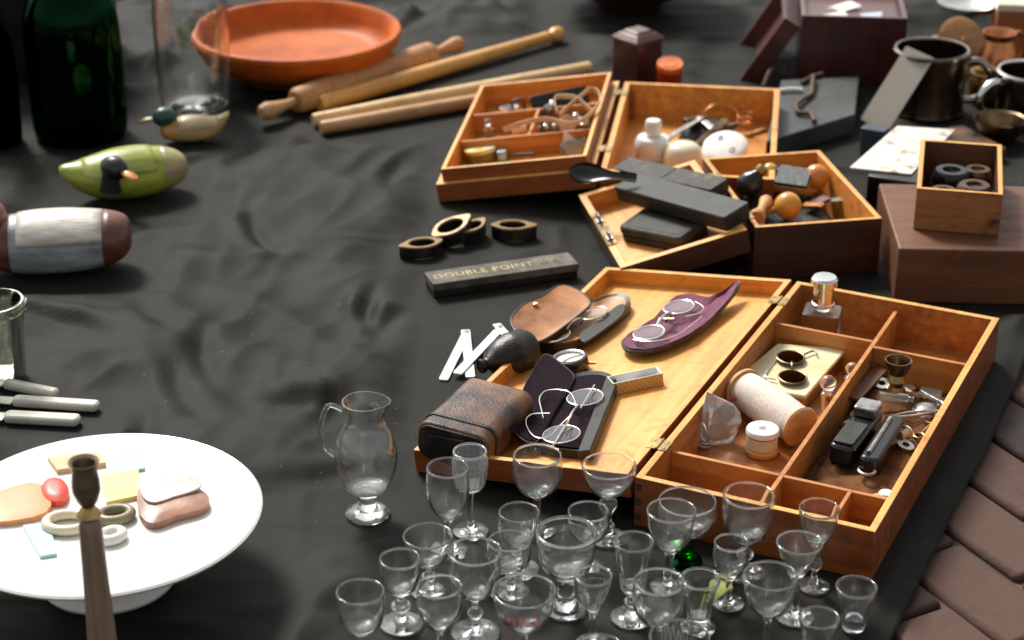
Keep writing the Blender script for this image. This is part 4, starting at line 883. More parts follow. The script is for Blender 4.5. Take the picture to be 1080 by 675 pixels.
part('tin_body',MB().prism(oval(.026,.017),0,.016),mat('olive_tin',(.16,.15,.03),.3,var=.4,scale=60),ti,.0015)
part('tin_lid',MB().prism(oval(.027,.018),.0162,.024),mat('yellow_white_lid',(.66,.52,.10),.3,var=0,c2=(.75,.74,.62),scale=28,lo=.47,hi=.53),ti,.002)
loc=TRP.hit(530,166,.006)-TRP.n*.006
bl_=thing('blue_bottle','tiny pale blue capped jar with a green foot beside the oval tin','jar',loc+TRP.n*.0005,TRP.rot(-10))
part('jar_body',MB().prism(rrect(.015,.015,.004),.0032,.018),mat('pale_blue_plastic',(.25,.55,.66),.35,var=.3,scale=90,c2=(.70,.80,.82)),bl_,.001)
part('jar_foot',MB().prism(rrect(.019,.017,.004),0,.003),mat('green_plastic',(.05,.35,.14),.4,var=.1),bl_,.0006)
m,l,r=TRP.seg((539,163),(563,161),.004); solo('pen_stub','short dark metal pen stub beside the blue jar','pen',MB().tube([(-l/2,0,.004),(-l/2+.008,0,.004),(l/2,0,.004)],[.0015,.0032,.003],10),K['steel'],m+TRP.n*.0003,r)
m,l,r=TRP.seg((592,160),(607,150),.010)
for k in range(4):
    solo('glass_slide',['pointed white card leaning upright behind the slides','grey glass slide behind two others in the tray','grey green slide in the middle of three in the tray','brownish slide at the front of three in the tray'][k],'card' if k==0 else 'slide',
      MB().prism([V((-.022,0)),V((.020,0)),V((.016,.012)),V((-.010,.040))] if k==0 else rrect(.050,.022,.001),0,.0018,Tm(rx=90 if k==0 else 50)),
      [K['paper'],K['steel'],mat('slide_green',(.30,.32,.24),.3,var=.2),mat('slide_brown',(.34,.26,.16),.3,var=.2)][k],m+TRP.R@V((.008+.005*k,-.004-.007*k,.0012 if k==0 else .014)),TRP.R@MX.Rotation(rad(30 if k else 0),3,'Z'),'slides in the tray',bevel=.0003)
# ---------------------------------------------------------------- black cases on the clasped lid
RIM3=Plane(L3.at(0,0,.0312),L3.R)
m,l,r=RIM3.seg((655,189),(783,224),.024)
cs=thing('long_case','long plain black leather case lying diagonally across the clasped lid','case',m,r)
part('body',MB().prism(rrect(.252,.052,.004),0,.019),K['blackleather'],cs,.002); part('lid',MB().prism(rrect(.255,.055,.005),.0192,.026),K['greyleather'],cs,.002)
m,l,r=RIM3.seg((649,169.5),(765,195),.020)
c2=thing('long_case','worn grey black long case with scuffed pale edges, behind the plain black one','case',m,r)
part('body',MB().prism(rrect(.222,.040,.003),0,.0115),K['blackleather'],c2,.0015); 
part('lid',MB().prism(rrect(.112,.042,.003),.0117,.019,Tm(-.056)),K['wornleather'],c2,.0012); part('lid',MB().prism(rrect(.110,.042,.003),.0117,.019,Tm(.0558)),K['wornleather'],c2,.0012)
m,l,r=L3.seg((663,228),(736,242),.026)
c3=thing('small_case','short pebbled black case with a tooled border lying inside the clasped lid','case',m+L3.n*.0005,r)
part('body',MB().prism(rrect(.128,.070,.010),0,.012),K['blackleather'],c3,.002); part('lid',MB().prism(rrect(.130,.072,.011),.0122,.027),K['greyleather'],c3,.004)
part('tooled_border',MB().tube([(p.x,p.y,.0272) for p in rrect(.112,.054,.008)],.0007,6,True),K['wornleather'],c3)
# shoehorn
a=GR.hit(600,186,.088); b_=GR.hit(664,188,.096); d_=(b_-a); d_.z=0; 
sh=MB(); n_=18
w_=[(0,.003),(.008,.013),(.022,.0185),(.040,.0175),(.058,.0105),(.075,.0075),(.11,.0075)]
W2=spline([(x,y,0) for x,y in w_],4)
rows=[]
for p in W2:
    rows.append([(p.x,p.y*math.cos(PI*k/10),-p.y*.55*math.sin(PI*k/10)) for k in range(11)])
vs=[];fs=[]
for ly in (0,1):
    for row in rows: 
        for q in row: vs.append((q[0],q[1]*(1-.0*ly),q[2]-.0018*ly))
nr=len(rows); nn=nr*11
for i in range(nr-1):
    for k in range(10):
        q=[i*11+k,i*11+k+1,(i+1)*11+k+1,(i+1)*11+k]; fs.append(q); fs.append([nn+z for z in q[::-1]])
    for k in (0,10): q=[i*11+k,(i+1)*11+k,nn+(i+1)*11+k,nn+i*11+k]; fs.append(q)
for i in (0,nr-1):
    for k in range(10): fs.append([i*11+k,i*11+k+1,nn+i*11+k+1,nn+i*11+k])
sh.add(vs,fs); 
solo('shoehorn','black spoon-shaped shoehorn poking out from under the long cases','shoehorn',sh,K['bakelite'],a+V((0,0,.010)),MX.Rotation(math.atan2(d_.y,d_.x),3,'Z')@MX.Rotation(rad(38),3,'X'),ang=60)
# ---------------------------------------------------------------- balls and handles in the dark box
solo('rag','dark brown rag filling the bottom of the box of wooden balls','rag',MB().pad(rrect(W3-.02,D3-.02,.02),lambda x,y,t:.034*(1-t**6)+.008*noise.noise(V((x*30,y*30,7))),lambda x,y,t:0,8),K['blackened'],F3.at(W3/2,D3/2,.0006),F3.R,ang=70)
for k,(px,py,r_,lab,cc) in enumerate([(876,183,.0205,'orange wooden ball nearest the far corner of the dark box',(.62,.22,.03)),(831,217,.0220,'yellow orange wooden ball nearest the front wall of the dark box',(.66,.30,.04)),(812,181,.0150,'small yellow wooden ball beside the black bulb',(.68,.40,.08))]):
    c=F3.hit(px,py,.058) if k!=0 else F3.at(W3-.030,D3-.075,.066); t=thing('darning_ball',lab,'wooden ball',c-V((0,0,r_)),0,'wooden balls in the dark box')
    part('ball',MB().ball(0,0,r_,r_),mat('varnished_ball_%d'%k,cc,.25,var=.2,scale=15,coat=.4,bump=.03),t)
    part('handle',MB().tube([(-r_*.5,r_*.3,r_*.7),(-r_*1.2,r_*.5,r_*.4),(-r_*1.9,r_*.6,r_*.1)],[.006,.005,.007],12),K['boxwood'],t)
c=F3.hit(791,194,.066)
kn=thing('rubber_bulb','black pear-shaped rubber bulb against the hinge wall of the dark box','bulb',c,MX.Rotation(rad(35),3,'Y'))
part('head',MB().lathe([(0,-.022),(.010,-.021),(.018,-.014),(.0215,-.002),(.019,.010),(.012,.018),(.008,.024),(0,.025)],28),K['bakelite'],kn)
part('collar',MB().lathe([(0,.0252),(.009,.0252),(.010,.030),(.008,.036),(0,.036)],20),K['brass'],kn)
a=F3.hit(798,230,.052); b_=F3.hit(812,205,.058); d_=b_-a
solo('wooden_pestle','pale turned wooden pestle lying beside the yellow orange ball','pestle',MB().lathe([(0,0),(.011,.001),(.0135,.006),(.011,.014),(.007,.022),(.0075,.045),(.011,.062),(.009,.068),(0,.070)],24),K['beech'],a,d_.to_track_quat('Z','Y').to_matrix())
c=F3.hit(838,187,.066)
blk=thing('stamp_block','dark wooden block with a speckled blue green face, tilted among the balls','block',c-V((0,0,.012)),MX.Rotation(rad(-22),3,'Z')@MX.Rotation(rad(24),3,'X'))
part('block',MB().box(0,0,0,.056,.044,.014),K['beechdark'],blk,.0015)
part('face',MB().box(0,0,.0142,.054,.042,.006),mat('teal_black_face',(.010,.016,.014),.35,var=0,c2=(.10,.16,.145),scale=110,lo=.5,hi=.7,bump=.6),blk,.001)
c=F3.at(W3*.62,D3-.04,.052); solo('dark_stopper','black faceted stopper behind the tilted block','stopper',MB().lathe([(0,0),(.017,0),(.019,.006),(.014,.012),(.012,.018),(.006,.020),(0,.020)],8),K['bakelite'],c,15)
c=F3.hit(858,200,.046); solo('orange_peg','short orange wooden peg under the far orange ball','peg',MB().tube([(-.016,0,.0),(.016,.004,.0)],.0065,12),K['boxwood'],c,40)
for k,(px,py,a,cn,cc) in enumerate([(865,212,25,'mauve',(.20,.09,.11)),(880,212,-20,'olive',(.22,.19,.12)),(858,217,-35,'orange',(.48,.20,.05))]):
    c=F3.hit(px,py,.044); solo('cloth_scrap',cn+' scrap lying on the rag in the dark box','scrap',MB().pad(rrect(.032,.018,.004),lambda x,y,t:.003+.003*math.sin(x*160),lambda x,y,t:.001+.003*math.sin(x*160),4),mat(cn+'_scrap',cc,.7,var=.3),c,a,'scraps in the dark box')
# ---------------------------------------------------------------- on the cloth, middle
def brass_loop(label,px,py,wpx,yaw,asp=.62,tilt=0,h=.020):
    P=GR.hit(px,py,h); r=wpx/2*((P-V((0,0,CH))).length)/FPX; P.z=0
    t=thing('brass_ring',label,'brass ring',P+V((0,0,.001+abs(math.sin(rad(tilt)))*r*.6)),MX.Rotation(rad(yaw),3,'Z')@MX.Rotation(rad(tilt),3,'Y'),'worn brass ring frames on the cloth')
    o=[]
    for i in range(40):
        a=2*PI*i/40; k=1+.34*max(0,math.cos(a))**8+.20*max(0,-math.cos(a))**10
        o.append(V((r*k*.9*math.cos(a),r*asp*math.sin(a)*1.05)))
    inn=[V((r*.66*math.cos(2*PI*i/40),r*asp*.74*math.sin(2*PI*i/40))) for i in range(40)]
    b=MB(); n=40
    vs=[(p.x,p.y,h*.85+.0003) for p in o]+[(p.x*.97,p.y*.97,h) for p in o]+[(p.x,p.y,h) for p in inn]+[(p.x*.95,p.y*.95,h*.85+.0003) for p in inn]
    fs=[]
    for q in range(4):
        for i in range(n): fs.append((q*n+i,q*n+(i+1)%n,((q+1)%4)*n+(i+1)%n,((q+1)%4)*n+i))
    b.add(vs,fs); part('brass_face',b,K['wornbrass'],t,.0006)
    b=MB(); b.add([(p.x*.96,p.y*.96,0) for p in o]+[(p.x*.96,p.y*.96,h*.85) for p in o]+[(p.x*1.02,p.y*1.02,h*.85) for p in inn]+[(p.x*1.02,p.y*1.02,0) for p in inn],fs)
    part('body',b,K['blackened'],t,.0012)
K['wornbrass']=mat('worn_brass_paint',(.34,.21,.07),.42,.35,var=.3,scale=60,c2=(.10,.06,.03),lo=.45,hi=.7,bump=.3)
brass_loop('small worn brass ring frame with an open middle, furthest from the pencil box end',445,256,44,-158,.62)
brass_loop('larger tilted brass ring frame leaning between two others',478,240,46,38,.68,-14,.024)
brass_loop('brass ring frame mostly hidden behind the larger tilted one',500,238,34,52,.6,-6,.024)
brass_loop('brass ring frame with pointed ends standing apart near the wooden box',541,237,44,-2,.60,0,.022)
# pencil box
tp=[(450,285),(603,265),(607,283),(454,306)]
loc,q=GR.trace(tp,.021)
dx=(q[1]+q[2]-q[0]-q[3]); yw=math.degrees(math.atan2(dx.y,dx.x)); ln=dx.length/2; wd=.047
pb=thing('pencil_box','long worn grey box lettered in faded gold, lying on the cloth below the ring frames','pencil box',loc+V((0,0,.001)),yw)
part('box_base',MB().box(0,0,0,ln-.003,wd-.003,.011),K['blackleather'],pb,.001)
part('box_lid',MB().box(0,0,.0112,ln,wd,.012),[mat('worn_grey_board',(.085,.078,.062),.6,spec=.3,var=.3,scale=30,bump=.5,bscale=500,c2=(.21,.19,.145),lo=.4,hi=.75)],pb,.0012)
K['fadedgold']=mat('faded_gold',(.46,.38,.14),.5,.1,var=.45,scale=90)
ti_=bpy.data.objects.new('lettering',lettering('DOUBLE POINT',.0205,.0002,1.12)); C.objects.link(ti_); ti_.parent=pb; ti_.location=(-ln*.125,0,.0234); fin(ti_,K['fadedgold'])
b=MB(); b.tube(spline([(.062,0,.0236),(.068,.006,.0236),(.074,0,.0236),(.068,-.005,.0236),(.062,0,.0236)],4),.0009,6); b.tube(spline([(.078,0,.0236),(.084,.005,.0236),(.092,0,.0236),(.084,-.004,.0236),(.078,0,.0236)],4),.0009,6)
part('flourish',b,K['fadedgold'],pb)
# rolling pins and sticks
def stick(name,label,p1,p2,prof,m,h,lift=0):
    a=GR.hit(*p1,h); b_=GR.hit(*p2,h); a.z=h+lift; b_.z=h+lift; d_=b_-a; Ls=d_.length
    return a,d_.to_track_quat('Z','Y').to_matrix(),Ls
a,R_,Ls=stick(0,0,(274,120),(491,44),0,0,.026)
rp=thing('rolling_pin','thick beech rolling pin with two knob handles, beside the terracotta dish','rolling pin',a,R_)
r=.0255
part('roller',MB().lathe([(0,Ls*.155),(r*.75,Ls*.156),(r*.97,Ls*.17),(r,Ls*.25),(r,Ls*.75),(r*.97,Ls*.81),(r*.75,Ls*.826),(0,Ls*.827)],36),K['beechdarkz'] if 'beechdarkz' in K else K['beechdark'],rp)
hd_=[(0,0),(.010,.002),(.0155,.010),(.017,.022),(.014,.036),(.009,Ls*.12),(.0085,Ls*.1545),(0,Ls*.1545)]
part('handle',MB().lathe(hd_,28),K['beechdark'],rp); part('handle',MB().lathe([(q,Ls*.983-z) for q,z in hd_],28),K['beechdark'],rp)
K['boxwoodz']=wood('boxwood_long',(.55,.23,.035),(.80,.42,.10),.28,'z',.5)
K['beechz']=wood('pale_beech_long',(.58,.36,.15),(.78,.54,.27),.45,'z',.1); K['beechdarkz']=wood('brown_beech_long',(.42,.22,.09),(.58,.33,.15),.45,'z',.1)
rp.children[0].data.materials[0]=K['beechdarkz']
a,R_,Ls=stick(0,0,(336,110),(595,34),0,0,.016)
st_=thing('turned_stick','long varnished yellow wooden stick with a ball end, next to the rolling pin','stick',a,R_)
part('shaft',MB().lathe([(0,0),(.014,.001),(.0165,.006),(.0165,Ls*.3),(.0145,Ls*.6),(.0115,Ls*.90),(.0125,Ls*.925),(.0100,Ls*.935),(0,Ls*.936)],28),K['boxwoodz'],st_)
part('ball_end',MB().lathe([(0,Ls*.937),(.0105,Ls*.938),(.0165,Ls*.958),(.0155,Ls*.978),(.010,Ls*.992),(0,Ls)],28),K['boxwood'],st_)
a,R_,Ls=stick(0,0,(330,127),(622,72),0,0,.014)
solo('pale_stick','long pale straight wooden rolling stick reaching past the corner of the tray','stick',MB().lathe([(0,0),(.010,.0005),(.0125,.004),(.0145,Ls*.3),(.0145,Ls*.75),(.0140,Ls-.002),(.0125,Ls),(0,Ls)],28),K['beechz'],a,R_)
a,R_,Ls=stick(0,0,(338,135),(540,100),0,0,.0135)
solo('brown_stick','brownish straight wooden stick in front of the pale one, running to the tray','stick',MB().lathe([(0,0),(.010,.0005),(.0125,.004),(.0135,Ls*.3),(.0135,Ls-.002),(0,Ls)],28),K['beechdarkz'],a,R_)
# terracotta dish
P=GR.hit(313,32,.085); rr=109*((P-V((0,0,CH))).length)/FPX; P.z=0
td=thing('terracotta_dish','wide shallow glazed orange terracotta dish on a low foot','dish',P+V((0,0,.001)),0)
K['terradark']=mat('terracotta_bare',(.20,.055,.02),.6,var=.3,scale=20)
part('dish_body',MB().lathe([(0,.022),(rr*.70,.022),(rr*.86,.034),(rr*.97,.062),(rr,.080),(rr*.985,.087),(rr*.94,.088),(rr*.90,.080),(rr*.885,.060),(rr*.80,.042),(rr*.70,.037),(0,.036)],64),K['terracotta'],td)
part('foot',MB().lathe([(0,0),(rr*.58,0),(rr*.62,.012),(rr*.66,.0217),(0,.0217)],48),K['terradark'],td)
# dark bowl, red box, orange tin
P=GR.hit(667,20); 
b=MB().lathe([(0,0),(.07,0),(.075,.008),(.12,.035),(.165,.085),(.19,.15),(.192,.158),(.185,.158),(.16,.095),(.115,.048),(0,.030)],56)
solo('wooden_bowl','large very dark wooden bowl at the top edge behind the red box','bowl',b,K['mahog'],P+V((0,.11,.001)),0)
P=GR.hit(673,34,.115); P.z=0
rb=thing('tea_caddy','tall dark red square box with a stepped pyramid lid, turned corner-on','box',P+V((0,0,.001)),40)
part('body',MB().prism(rrect(.068,.068,.003),0,.100),K['mahog'],rb,.001)
ld=MB(); 
def frus(b,w1,z1,w2,z2): b.add([(i*w1/2,j*w1/2,z1) for i,j in((-1,-1),(1,-1),(1,1),(-1,1))]+[(i*w2/2,j*w2/2,z2) for i,j in((-1,-1),(1,-1),(1,1),(-1,1))],[(3,2,1,0),(4,5,6,7)]+[(i,(i+1)%4,4+(i+1)%4,4+i) for i in range(4)])
frus(ld,.072,.1003,.072,.106); frus(ld,.070,.1062,.050,.115); frus(ld,.046,.1151,.034,.1205)
part('pyramid_lid',ld,K['mahoglid'],rb,.0008)
P=GR.hit(706,66,.072); P.z=0
K['orange']=mat('orange_lacquer',(.72,.16,.015),.35,var=.15,scale=40,coat=.3); K['orangered']=mat('red_lacquer',(.42,.035,.012),.35,var=.3,scale=20,coat=.3)
ot=thing('round_tin','orange-red lacquered round tin with an embossed lid, beside the dark red box','tin',P+V((0,0,.006)),MX.Rotation(rad(14),3,'X'))
part('body',MB().lathe([(0,0),(.0235,0),(.0245,.002),(.0245,.062),(0,.062)],40),K['orangered'],ot)
part('lid',MB().lathe([(0,.0622),(.0250,.0622),(.0255,.070),(.024,.0735),(.0205,.0735),(.0195,.0722),(.0165,.0722),(.0160,.0735),(.009,.0738),(.0085,.0728),(0,.0728)],40),K['orange'],ot)
rl=MB(); 
for k in range(14):
    a=k*2*PI/14; rl.box(.0125*math.cos(a),.0125*math.sin(a),.0722,.0026,.0012,.0016,None)
part('embossed_marks',rl,K['orangered'],ot)
# slate with iron hook
loc,q=GR.trace([(808,150),(902,121),(906,81),(824,85)],.036)
K['slate']=mat('dark_slate',(.042,.05,.046),.5,var=.3,scale=16,bump=.2)
solo('slate_case','flat dark slate grey case lying behind the dark box','case',MB().prism(q,0,.036),K['slate'],loc+V((0,0,.001)),None,bevel=.002)
PS=Plane((0,0,.037))
a=PS.hit(855,105)
hk=[(858,80,.012),(857,90,.010),(855,100,.006),(846,105,.008),(840,112,.010),(843,119,.006),(855,120,.006),(859,128,.006)]
solo('iron_hook','rusty iron S-hook lying on the slate grey case','hook',MB().tube(spline([PS.hit(x,y,h)-a for x,y,h in hk],5),[.0045]*36,10),K['iron'],a,None)
for k,(p1,p2,mt,lab) in enumerate([((822,96),(846,95),'china','white clay pipe stem beside the iron hook'),((846,88),(866,78),'iron','bent rusty nail above the iron hook')]):
    m,l,r=PS.seg(p1,p2,.004); solo(['pipe_stem','rusty_nail'][k],lab,['pipe stem','nail'][k],MB().tube(spline([(-l/2,0,.005),(0,.002,.006),(l/2,-.002,.005)],4),.0042,10),K[mt],m,r)
m,l,r=GR.seg((806,84),(832,73),.02); solo('rusty_bracket','rusty twisted bracket on the cloth beyond the smaller box','bracket',MB().tube(spline([(-l/2,0,.006),(-.01,.006,.03),(.012,-.004,.02),(l/2,0,.036)],5),.005,8),K['iron'],m,r)
# mug, leaning card, pewter and copper in the far corner
def mug(label,px,py,rr,h,hang,m,mrim):
    P=GR.hit(px,py); t=thing('mug',label,'mug',P+V((0,0,.001)),0)
    part('body',MB().lathe([(0,0),(rr*.98,0),(rr*1.02,.004),(rr*.98,.010),(rr*.97,h*.5),(rr,h-.003),(rr,h),(rr-.003,h),(rr*.94,h*.5),(rr*.93,.008),(0,.008)],48),m,t)
    part('rim_band',MB().lathe([(rr-.0035,h+.0003),(rr+.003,h-.004),(rr+.0035,h+.001),(rr+.001,h+.004),(rr-.003,h+.003)],48,closed=True),mrim,t)
    part('handle',MB().tube(spline([(rr-.001,0,h*.84),(rr+.022,0,h*.86),(rr+.044,0,h*.66),(rr+.040,0,h*.40),(rr+.018,0,h*.24),(rr-.001,0,h*.22)],5),.0075,12),mrim,t,M=Tm(rz=hang))
K['darkpewter']=mat('dark_pewter',(.085,.062,.040),.32,1,var=.4,scale=10)
mug('tarnished pewter mug with a bright rim, behind the picture card',977,117,.067,.118,-12,K['darkpewter'],K['pewter'])
mug('dark mug at the picture edge, behind the small crate',1082,128,.060,.095,200,K['darkpewter'],K['silver'])
for k in range(1):
    P=GR.hit(922,140)
    solo('photo_card','pale tall card leaning slantwise against the pewter mug','card',MB().prism(rrect(.060,.16,.002),0,.002,Tm(0,0,0,rx=50)@Tm(.015,.09,0,rz=-14)),mat('photo_card',(.36,.32,.26),.35,var=0,c2=(.35,.33,.29),scale=16,lo=.55,hi=.68),P,MX.Rotation(rad(-32),3,'Z'),bevel=.0003)
    solo('grey_tin','small blue grey tin in front of the leaning card','tin',MB().prism(rrect(.045,.03,.006),0,.05),mat('blue_grey_tin',(.07,.085,.105),.35,.3,var=.2),GR.hit(921,163)+V((0,0,.001)),-30,bevel=.002)
P=GR.hit(1017,42)
dz=thing('pewter_dish','shiny pewter dish on a foot behind the pewter mug','dish',P+V((0,0,.001)),0)
part('bowl',MB().lathe([(0,.055),(.03,.056),(.055,.066),(.062,.080),(.060,.080),(.050,.070),(0,.062)],40),K['silver'],dz); part('foot',MB().lathe([(0,0),(.04,0),(.035,.008),(.012,.02),(.012,.045),(.025,.0548),(0,.0548)],32),K['pewter'],dz)
P=GR.hit(1048,92)
kf=thing('copper_jug','orange copper jug beside the pewter mug','jug',P+V((0,0,.001)),0)
part('body',MB().lathe([(0,0),(.03,0),(.042,.02),(.044,.05),(.032,.08),(.026,.095),(.032,.11),(.030,.11),(.024,.096),(0,.09)],40),K['copper'],kf)
part('handle',MB().tube(spline([(.028,0,.10),(.055,0,.10),(.062,0,.06),(.043,0,.03)],5),.004,8),K['copper'],kf,M=Tm(rz=30))
P=GR.hit(1062,58); ob=MB().box(0,0,0,.14,.12,.10)
bx=thing('orange_box','reddish brown wooden box with a cream lid at the far corner','box',P+V((.05,.05,.001)),-8)
part('body',MB().box(0,0,0,.14,.12,.09),wood('orange_box',(.30,.08,.02),(.45,.15,.04),.4,'x',.2),bx,.002); part('lid',MB().box(0,0,.0903,.145,.125,.015),K['cream'],bx,.002)
P=GR.hit(985,66); 
solo('leather_pouch','pinkish brown soft leather pouch between the pewter dish and the pewter mug','pouch',MB().pad(oval(.07,.045),lambda x,y,t:.05*(1-t**3)+.006*noise.noise(V((x*40,y*40,3))),lambda x,y,t:0,8),mat('pink_leather',(.30,.15,.10),.5,var=.3,scale=20),P+V((0,0,.001)),10,ang=70)
# ---------------------------------------------------------------- far corner of bottles
def bottle(name,label,px,py,prof,m,cat='bottle',wall=.004):
    P=GR.hit(px,py); pr=[(p.x,p.y) for p in spline([(a,b,0) for a,b in prof],5)]
    inn=[(max(a-wall,.002),b+ (wall if k==0 else 0)) for k,(a,b) in enumerate(pr)][::-1]
    t=thing(name,label,cat,P+V((0,0,.001)),0)
    part('body',MB().lathe([(0,pr[0][1])]+pr+inn+[(0,pr[0][1]+wall*1.5)],44),m,t,ang=60)
    part('neck_ring',MB().lathe([(pr[-1][0]+.0003,pr[-1][1]-.016),(pr[-1][0]+.004,pr[-1][1]-.014),(pr[-1][0]+.004,pr[-1][1]-.004),(pr[-1][0]+.0003,pr[-1][1]-.002)],32,closed=True),m,t)
    return t
bottle('demijohn','big dark green glass demijohn at the far left behind the green duck',86,142,[(.070,0),(.082,.008),(.085,.06),(.085,.18),(.078,.24),(.05,.30),(.022,.34),(.018,.40),(.020,.42)],K['greenglass'],'demijohn')
bottle('dark_bottle','dark brown glass bottle cut off by the left edge beside the green demijohn',-6,150,[(.044,0),(.050,.006),(.052,.06),(.052,.15),(.045,.20),(.020,.26),(.015,.32),(.016,.34)],K['brownglass'])
bottle('storage_jar','clear glass jar with thick base between the demijohn and the terracotta dish',207,112,[(.050,0),(.064,.006),(.068,.04),(.069,.12),(.068,.20),(.055,.24),(.050,.26),(.055,.28)],K['glass'],'jar',.004)
def decoy(label,px,py,L,yaw,body,back,breast,head,bill,hyaw=0,hx=.40,hs=1.0,hz=None,hy=0,rump=None,up=2.2,blunt=False,fat=1.0):
    P=GR.hit(px,py,L*.15); P.z=0
    t=thing('duck_decoy',label,'duck decoy',P+V((0,0,.001)),yaw)
    w=L*.22*fat; hh=L*.19*fat
    pr=[(0,-L*.5),(.22,-L*.485),(.45,-L*.42),(.75,-L*.28),(.95,-L*.1),(1,L*.06),(.93,L*.22),(.72,L*.38),(.42,L*.47),(0,L*.5)]
    if blunt: pr=[(0,-L*.5),(.42,-L*.49),(.68,-L*.44),(.88,-L*.32),(.99,-L*.12),(1,L*.06),(.94,L*.22),(.78,L*.37),(.5,L*.47),(0,L*.5)]
    P2=[(max(p.x,0),p.y) for p in spline([(a,b,0) for a,b in pr],3)]; P2[0]=(0,P2[0][1]); P2[-1]=(0,P2[-1][1])
    Mx=MX.Translation((0,0,hh*.96))@MX.Diagonal((1,w,hh,1))@MX.Rotation(rad(90),4,'Y')
    bd=MB().lathe(P2,32,Mx)
    for p in bd.v:
        if p.x<-L*.2: p.z+=(-p.x-L*.2)**2*up/L
        if p.z<.0: p.z=0
    part('body',bd,body,t,ang=60)
    def shell(x0,x1,zc,k,name,m,top=True):
        b=MB(); rows=[q for q in P2 if x0<=q[1]<=x1]
        vs=[];fs=[]; n=16
        for r_,x in rows:
            for i in range(n+1):
                a=rad(zc)+(PI-2*rad(zc))*i/n
                z=hh*.96+math.sin(a)*hh*r_*k; 
                if x<-L*.2: z+=(-x-L*.2)**2*up/L
                vs.append((x,math.cos(a)*w*r_*k,max(z,.0004)))
        for i in range(len(rows)-1):
            for j in range(n): q=i*(n+1)+j; fs.append((q,q+1,q+n+2,q+n+1))
        b.add(vs,fs); o=part(name,b,m,t,ang=60); s=o.modifiers.new('thickness','SOLIDIFY'); s.thickness=.0015; s.offset=-1
    shell(-L*.34,L*.26,18,1.03,'back',back); shell(L*.24,L*.5,-80,1.025,'breast',breast)
    if rump: shell(-L*.5,-L*.30,-80,1.035,'rump',rump)
    H=MB(); hr=L*.115*hs; hz_=hz if hz is not None else hh*1.75
    Mh=Tm(L*hx,hy,hz_,rz=hyaw)
    H.ball(0,0,hr*.35,hr*1.25,hr*.92,hr,Mh); H.tube([(-hr*.3,0,hr*.2),(-hr*.5,0,-hr*.7),(-hr*.6,0,-hr*1.7)],[hr*.75,hr*.72,hr*.9],14,M=Mh)
    part('head',H,head,t,ang=80)
    part('bill',MB().pad([(p.x*hr*.85,p.y*hr*.42) for p in oval(1,1,20)],lambda x,y,q:hr*.16*(1-q*q)+hr*.1-x*.2,lambda x,y,q:-hr*.08-x*.2,4),bill,t,M=Mh@Tm(hr*1.75,0,hr*.15))
pm=lambda n,c,**k:mat(n,c,.38,var=.4,scale=7,bump=.35,bscale=55,coat=.15,stretch=(1.2,5,5),edge=(.30,.20,.11),**k)
decoy('yellow green painted wooden duck decoy with a black head',132,188,.215,22,pm('duck_green',(.22,.34,.02),c2=(.46,.52,.07)),pm('duck_lime',(.34,.46,.04),c2=(.56,.58,.15)),pm('duck_rose',(.50,.36,.30),c2=(.42,.40,.12)),pm('duck_black',(.015,.014,.016)),pm('duck_orange',(.60,.22,.04)),hyaw=-60,hx=-.12,hs=.85,hz=.064,hy=-.050,up=1.0,fat=1.04)
decoy('white and grey painted duck decoy with a chestnut tail, at the left edge',58,262,.235,188,pm('duck_grey',(.22,.22,.22),c2=(.44,.48,.50)),pm("duck_white",(.60,.50,.38),c2=(.82,.80,.74)),pm('duck_brown',(.14,.045,.028)),pm('duck_headbrown',(.30,.13,.08)),pm('duck_bill',(.30,.25,.12)),hx=.42,rump=bpy.data.materials['duck_brown'],up=.3,blunt=True,fat=1.08)
decoy('small cream painted duck decoy with a dark teal head, beside the glass jar',206,138,.125,192,pm('duck_cream',(.45,.32,.13)),pm('duck_sand',(.58,.46,.26)),pm('duck_amber',(.55,.25,.06)),pm('duck_teal',(.02,.075,.06)),pm('duck_bill2',(.30,.22,.06)),hs=1.25,hx=.42)
# ---------------------------------------------------------------- near the left edge: glass, knives, cake stand, candlestick
bottle('glass_vase','cloudy greenish glass beaker cut off by the left edge, next to the bone handled knives',2,398,[(.030,0),(.033,.004),(.036,.05),(.040,.11),(.041,.115)],glass('greenish_glass',(.95,.98,.92),1.45,.05),'beaker',.003)
K['bone']=mat('bone',(.52,.50,.42),.4,var=.15,scale=20)
for k,(p1,p2,w,lab) in enumerate([((-60,414),(104,425),.020,'bone handled knife reaching furthest over the cloth'),((-60,432),(84,440),.022,'bone handled knife lying closest to the cake stand'),((-40,392),(60,412),.017,'bone handled knife lying closest to the glass beaker')]):
    m,l,r=GR.seg(p1,p2,.012); t=thing('knife',lab,'knife',m+V((0,0,.001)),r,'bone handled knives')
    part('handle',MB().prism(rrect(l*.55,w,w*.35),0,.012),K['bone'],t,.004,M=Tm(l*.225)); part('blade',MB().prism([V((-.5*l,-w*.2)),V((-.0505*l,-w*.5)),V((-.0505*l,w*.5)),V((-.45*l,w*.5))],.004,.0062),mat('dull_blade_%d'%k,(.55,.54,.50),.5,.6,var=.15),t,.0005)
P=GR.hit(108,540,.088); rr=164*((P-V((0,0,CH))).length)/FPX; P.z=0; hs_=.088
cs_=thing('cake_stand','white china cake stand holding colourful scraps and a polished stone','cake stand',P+V((0,0,.001)),0)
part('plate',MB().lathe([(0,hs_-.012),(rr*.45,hs_-.012),(rr*.9,hs_-.007),(rr*.985,hs_-.003),(rr,hs_+.001),(rr*.985,hs_+.003),(rr*.94,hs_+.001),(rr*.9,hs_-.001),(0,hs_-.002)],80),K['china'],cs_)
part('pedestal',MB().lathe([(0,0),(rr*.43,0),(rr*.44,.004),(rr*.42,.012),(rr*.30,.035),(rr*.25,.055),(rr*.30,.0755),(0,.0755)],56),K['china'],cs_)
PP=Plane((0,0,.001+hs_-.002))
